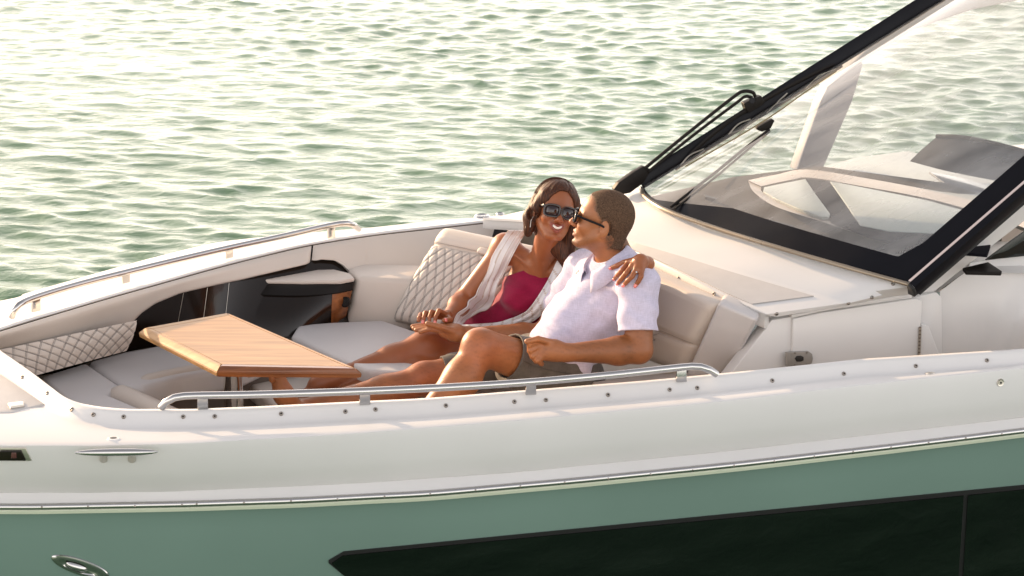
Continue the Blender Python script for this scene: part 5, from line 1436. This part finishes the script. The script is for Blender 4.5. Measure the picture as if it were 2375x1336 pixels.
# hair: dark brown, parted, swept behind the shoulders
G = Field(HW.o - (.17, .17, .26), HW.o + (.19, .19, .16), .0028)
G.add(HW.el((-.018, 0, .042), (.104, .083, .090)), 0); G.add(HW.el((.018, 0, .050), (.070, .074, .066)), .03)
G.add(HW.el((-.055, 0, -.03), (.075, .080, .095)), .04)
for a_, b_, c_, r_ in (((.045, -.062, .055), (.020, -.084, -.005), (-.020, -.086, -.085), .020), ((-.02, -.078, .03), (-.025, -.092, -.04), (-.03, -.085, -.105), .022),
                       ((.040, .064, .050), (.022, .082, -.01), (.0, .080, -.09), .018), ((-.01, .080, .02), (-.02, .085, -.07), (-.02, .09, -.17), .034), ((-.05, .03, -.05), (-.06, .06, -.13), (-.045, .10, -.19), .040)):
    G.add(HW.rc(a_, b_, r_, r_ * 1.05), .02); G.add(HW.rc(b_, c_, r_ * 1.05, r_ * .7), .02)
G.sub(HW.el((.095, .004, -.038), (.087, .066, .122)), .010)
G.sub(HW.el((.012, -.092, -.024), (.020, .020, .030)), .012)
X, Y, Z = G.grid(); LP = HW.inv(np.stack(np.broadcast_arrays(X, Y, Z), -1)); lx, ly, lz = LP[..., 0], LP[..., 1], LP[..., 2]
ph = np.arctan2(ly - .022, lz * .55 + .14); th_ = np.arctan2(lx + .02, np.abs(ly) + .03)
st = np.sin(th_ * 34 + 1.6 * np.sin(lz * 32) + 1.2 * np.sin(ly * 40)) * .5 + np.sin(th_ * 75 + 2 * np.sin(lz * 20 + 1)) * .35
G.a += (st * .0011).astype(np.float32) + (.0022 * np.exp(-((ly - .022) / .004) ** 2) * (lz > .06)).astype(np.float32)
mh = bpy.data.materials.new('brown_hair'); mh.use_nodes = True; n = mh.node_tree; p = n.nodes['Principled BSDF']; L = n.links
p.inputs['Roughness'].default_value = .5; p.inputs['Specular IOR Level'].default_value = .3
tc = n.nodes.new('ShaderNodeTexCoord'); mpn = n.nodes.new('ShaderNodeMapping'); mpn.inputs['Scale'].default_value = (260, 260, 14); mpn.inputs['Rotation'].default_value = (0, .12, 0)
nz = n.nodes.new('ShaderNodeTexNoise'); nz.inputs['Scale'].default_value = 1; nz.inputs['Detail'].default_value = 4
L.new(tc.outputs['Object'], mpn.inputs[0]); L.new(mpn.outputs[0], nz.inputs['Vector'])
r = n.nodes.new('ShaderNodeValToRGB'); L.new(nz.outputs[0], r.inputs[0]); r.color_ramp.elements[0].position = .35; r.color_ramp.elements[0].color = (.016, .006, .003, 1); r.color_ramp.elements[1].position = .7; r.color_ramp.elements[1].color = (.11, .034, .012, 1)
L.new(r.outputs[0], p.inputs['Base Color']); bp = n.nodes.new('ShaderNodeBump'); bp.inputs['Distance'].default_value = .0015; L.new(nz.outputs[0], bp.inputs['Height']); L.new(bp.outputs[0], p.inputs['Normal'])
sdf_obj('hair', G, mh, woman)
# strands combed from the parting over the head and behind the shoulders
rs = np.random.RandomState(5); stl = []; stl2 = []
ec_, er_ = np.array((-.018, 0, .042)), np.array((.1045, .0835, .0905))
for k in range(560):
    sg = -1 if rs.rand() < .6 else 1
    x0 = rs.uniform(-.85, .80); lift = .0005 + .0035 * rs.rand(); dr = rs.uniform(.10, .30); pts = []
    amax = rs.uniform(1.75, 2.15)
    for th in np.linspace(.24 if sg > 0 else -.20, amax, 11):
        xx = x0 - dr * max(th, 0) - .10 * max(th, 0) * (x0 > .3)
        d = np.array((xx * math.sqrt(max(0, 1 - .15 * abs(th))), sg * math.sin(th) * math.sqrt(max(0, 1 - min(xx * xx, .9))), math.cos(th) * math.sqrt(max(0, 1 - min(xx * xx, .9)))))
        pts.append(ec_ + d * (er_ + lift) + (0, .004 * math.sin(th * 3 + k), 0))
    e = pts[-1]; ln = rs.uniform(.03, .085) if sg < 0 else rs.uniform(.08, .16)
    wv = rs.uniform(-.006, .006)
    pts.append(e + np.array((-.004, sg * .004 + wv, -ln * .5))); pts.append(e + np.array((-.010, sg * .002 + wv * 1.6, -ln)))
    P_ = [Vector(HW.p(*q)) for q in pts]
    stl.append(crom(P_, 2))
hs_ = tubes('hair_strands', stl[:420], .0009, mh, woman, 4); hs_['kind'] = 'stuff'
hs_ = tubes('hair_strands', stl[420:], .0005, mh, woman, 4); hs_['kind'] = 'stuff'
# crimson top
S = Field(Q3(1060, 830, 8.7) - (.05, .1, .05), (.40, 9.12, 1.62), HRES)
torso_w(S, .011, .045, True)
folds(S, .0016, [((40, 20, 80), 0, 1.0, (7, 9, 5)), ((-60, 20, 90), 1.7, .8, (9, 5, 8))])
pA, pB, pC = Q3(1178, 640, 8.82), Q3(1240, 637, 8.80), Q3(1300, 600, 8.80)
nn = np.cross(pC - pA, np.array((0, 1, -.30))); nn = nn if nn[2] > 0 else -nn; planecut(S, pA + (0, 0, .002), nn)

top = sdf_obj('top', S, M['crimson'], woman)
# white shorts
S = Field(Q3(1030, 880, 8.6) - (.05, .15, .0), (.22, 9.12, 1.48), HRES)
S.add(el(Q3(1152, 800, 8.95), (.108, .160, .080), Tw), 0); 
S.add(rc(hL, hL + (kL - hL) * .50, .091, .076), .03); S.add(rc(hR, hR + (kR - hR) * .42, .091, .080), .03)
planecut(S, hL + (kL - hL) * .52, kL - hL, (kL, .19))
S.sub(rc(hL + (kL - hL) * .3, kL, .074, .070), .002)
sdf_obj('shorts', S, M['white_c'], woman)
# striped vest: draped front panels
bt = objbvh(top, woman); bb = objbvh(wbody, woman)
def surf(x, y):
    best = None
    for b_ in (bt, bb):
        h, n = hit(b_, x, y)
        if h is not None and (best is None or h.y < best.y): best = h
    return best
msv = bpy.data.materials.new('striped_gauze'); msv.use_nodes = True; n = msv.node_tree; p = n.nodes['Principled BSDF']; L = n.links
p.inputs['Roughness'].default_value = .85; p.inputs['Sheen Weight'].default_value = .15
at = n.nodes.new('ShaderNodeAttribute'); at.attribute_name = 'Col'
tc = n.nodes.new('ShaderNodeTexCoord'); nz = n.nodes.new('ShaderNodeTexNoise'); nz.inputs['Scale'].default_value = 500; L.new(tc.outputs['Object'], nz.inputs['Vector'])
L.new(at.outputs['Color'], p.inputs['Base Color']); bp = n.nodes.new('ShaderNodeBump'); bp.inputs['Distance'].default_value = .0004; L.new(nz.outputs[0], bp.inputs['Height']); L.new(bp.outputs[0], p.inputs['Normal'])
def drape(name, outer, inner, nstripes, amp, off=.012, ylim=(8.6, 9.0), along=False):
    N = 90; K = 26
    O = resample([Vector((x, y, 0)) for x, y in outer], N); I = resample([Vector((x, y, 0)) for x, y in inner], N)
    D = np.zeros((N, K + 1))
    for i in range(N):
        for k in range(K + 1):
            q = O[i].lerp(I[i], k / K); h = surf(q.x, q.y); D[i, k] = h.y if h is not None and ylim[0] < h.y < ylim[1] else np.nan
    md = np.nanmedian(D)
    for i in range(N):
        r = D[i]; ok = ~np.isnan(r)
        if ok.any(): D[i] = np.interp(np.arange(K + 1), np.where(ok)[0], r[ok])
        else: D[i] = D[i - 1] if i else md
    for _ in range(25):
        D[1:-1] = (D[:-2] + D[2:] + 2 * D[1:-1]) / 4; D[:, 1:-1] = (D[:, :-2] + D[:, 2:] + 2 * D[:, 1:-1]) / 4
    V = []; C = []
    for i in range(N):
        f = i / (N - 1)
        for k in range(K + 1):
            g = k / K; q = O[i].lerp(I[i], g)
            fo = math.sin(g * 9.5 + 2.2 * math.sin(f * 5) + f * 3) * .6 + math.sin(g * 17 + f * 7 + 1) * .35 + .35 * math.sin(f * 16 + g * 3)
            ed = min(g, 1 - g); V.append(W(q.x, q.y, y=D[i, k] - off - amp * fo * (.4 + .6 * min(1, ed * 4))))
            sv = (g * nstripes + (.0 if not along else 0) + .15 * math.sin(f * 6)) if not along else (f * along + g * 1.2)
            fr = sv % 1; C.append((.52, .42, .36, 1) if fr < .14 else (.76, .75, .76, 1))
    Fq = [(i * (K + 1) + k, i * (K + 1) + k + 1, (i + 1) * (K + 1) + k + 1, (i + 1) * (K + 1) + k) for i in range(N - 1) for k in range(K)]
    o = mesh(name, V, Fq, msv, woman, ang=0)
    ca = o.data.color_attributes.new('Col', 'FLOAT_COLOR', 'POINT'); ca.data.foreach_set('color', np.array(C, np.float32).ravel())
    sm = o.modifiers.new('thick', 'SOLIDIFY'); sm.thickness = .0025; sm.offset = 1
    return o
drape('vest', [(1178, 535), (1160, 561), (1141, 595), (1129, 633), (1110, 669), (1103, 686), (1087, 698), (1083, 712), (1062, 727), (1051, 750)],
      [(1222, 535), (1195, 581), (1170, 633), (1155, 660), (1146, 695), (1131, 717), (1110, 724), (1083, 741), (1078, 747), (1069, 754)], 3.2, .0055)
drape('vest', [(1350, 588), (1345, 612), (1316, 652), (1290, 690), (1262, 725), (1215, 756), (1150, 768), (1072, 760)],
      [(1300, 583), (1292, 605), (1263, 662), (1228, 714), (1205, 730), (1182, 739), (1146, 749), (1066, 753)], 3.2, .005, along=13)
# earring
e1_ = HW.p(.006, -.088, -.045)
tube('earring', [Vector(HW.p(.006, -.084, -.038)), Vector(HW.p(.008, -.090, -.055)), Vector(HW.p(.008, -.088, -.082))], .0016, M['steel_b'], woman, seg=6)

# ---------------------------------------------------------------- sunglasses (worn: parts of each person)
M['lens_w'] = mat('brown_lens', (.020, .010, .012), .05, coat=.3, spec=.6)
M['lens_m'] = mat('black_lens', (.006, .006, .008), .06, spec=.5)
M['tort'] = mat('dark_frame', (.012, .006, .005), .18, coat=.5)
def glasses(H, par, hw, hh, cy, cz, x0, wrap, r, fm, lm, pw=3.2, temple=.0038):
    fr = empty('sunglasses', (0, 0, 0)); bpy.data.objects.remove(fr)
    VV = []; FF = []
    def outline(sg, sc_=1.0, dx=0):
        out = []
        for k in range(36):
            a = 2 * math.pi * k / 36; ca, sa = math.cos(a), math.sin(a)
            u = math.copysign(abs(ca) ** (2 / pw), ca) * hw * sc_; v = math.copysign(abs(sa) ** (2 / pw), sa) * hh * sc_
            v -= .002 * (u * sg > 0) * abs(u) / hw; y = sg * cy + u; out.append((x0 + dx - wrap * (abs(y)) ** 2, y, cz + v))
        return out
    for sg in (1, -1):
        o = outline(sg); pts = [Vector(H.p(*q)) for q in o] + [Vector(H.p(*o[0])), Vector(H.p(*o[1]))]
        v, f = tube_geo(pts, r, 8, False, (1.0, 1.5)); n0 = len(VV); VV += v; FF += [tuple(i + n0 for i in q) for q in f]
        yo = sg * (cy + hw)
        v, f = tube_geo(crom([Vector(H.p(x0 - wrap * yo ** 2 - .001, yo, cz + hh * .55)), Vector(H.p(x0 - wrap * yo ** 2 - .012, yo + sg * .006, cz + hh * .52)), Vector(H.p(.045, sg * .0765, cz + hh * .40)), Vector(H.p(.0, sg * .086, cz + hh * .25)), Vector(H.p(-.022, sg * .084, cz - .006)), Vector(H.p(-.036, sg * .081, cz - .024))], 5), temple, 8, True, (1.3, .6)); n0 = len(VV); VV += v; FF += [tuple(i + n0 for i in q) for q in f]
    v, f = tube_geo(crom([Vector(H.p(x0 - wrap * cy ** 2 * .2, -(cy - hw), cz + hh * .35)), Vector(H.p(x0 + .002, 0, cz + hh * .5)), Vector(H.p(x0 - wrap * cy ** 2 * .2, (cy - hw), cz + hh * .35))], 4), r * 1.05, 8); n0 = len(VV); VV += v; FF += [tuple(i + n0 for i in q) for q in f]
    g = mesh('sunglasses', VV, FF, fm, par, ang=60)
    for sg in (1, -1):
        o = outline(sg, .97); c = (x0 + .0015 - wrap * cy ** 2, sg * cy, cz); V = [Vector(H.p(*c))] + [Vector(H.p(*q)) for q in o]
        l = mesh('lens', V, [(0, i + 1, (i + 1) % 36 + 1) for i in range(36)], lm, None, ang=0); l.parent = g; l.matrix_basis.translation = -par.location
        sm = l.modifiers.new('thick', 'SOLIDIFY'); sm.thickness = .0016; sm.offset = 0
    return g
glasses(HW, woman, .0295, .0225, .0345, -.002, .112, 4.0, .0030, M['tort'], M['lens_w'], 3.4, .0048)
glasses(HM, man, .0255, .0190, .0320, -.002, .110, 3.0, .0026, M['black'], M['lens_m'], 3.0, .0034)

# the loose cushions lift off: things of their own
sc_ = [o for o in COL.objects if o.name.split('.')[0] in ('seat_cushion', 'sunpad_cushion')]
lab = {}
for o in sc_:
    c = o.matrix_basis.translation + boat.location; bb_ = [v.co for v in o.data.vertices]; m_ = sum(bb_, Vector()) / len(bb_)
    o.data.transform(Matrix.Translation(-m_)); o.parent = None; o.location = boat.location + m_
scn = sorted([o for o in sc_ if o.name.startswith('seat')], key=lambda o: o.location.x)
for o, l_ in zip(scn, ('grey corner cushion at the tip of the bow, beside the deck edge', 'grey cushion behind the table along the far side of the bow', 'grey chaise cushion in front of the far quilted backrest, behind the knees', 'cream seat cushion under the near handrail beside the man')): meta(o, l_, 'cushion')
for o in sc_:
    if o.name.startswith('sunpad'): meta(o, 'wide cream sunpad cushion under the legs of the couple', 'cushion')
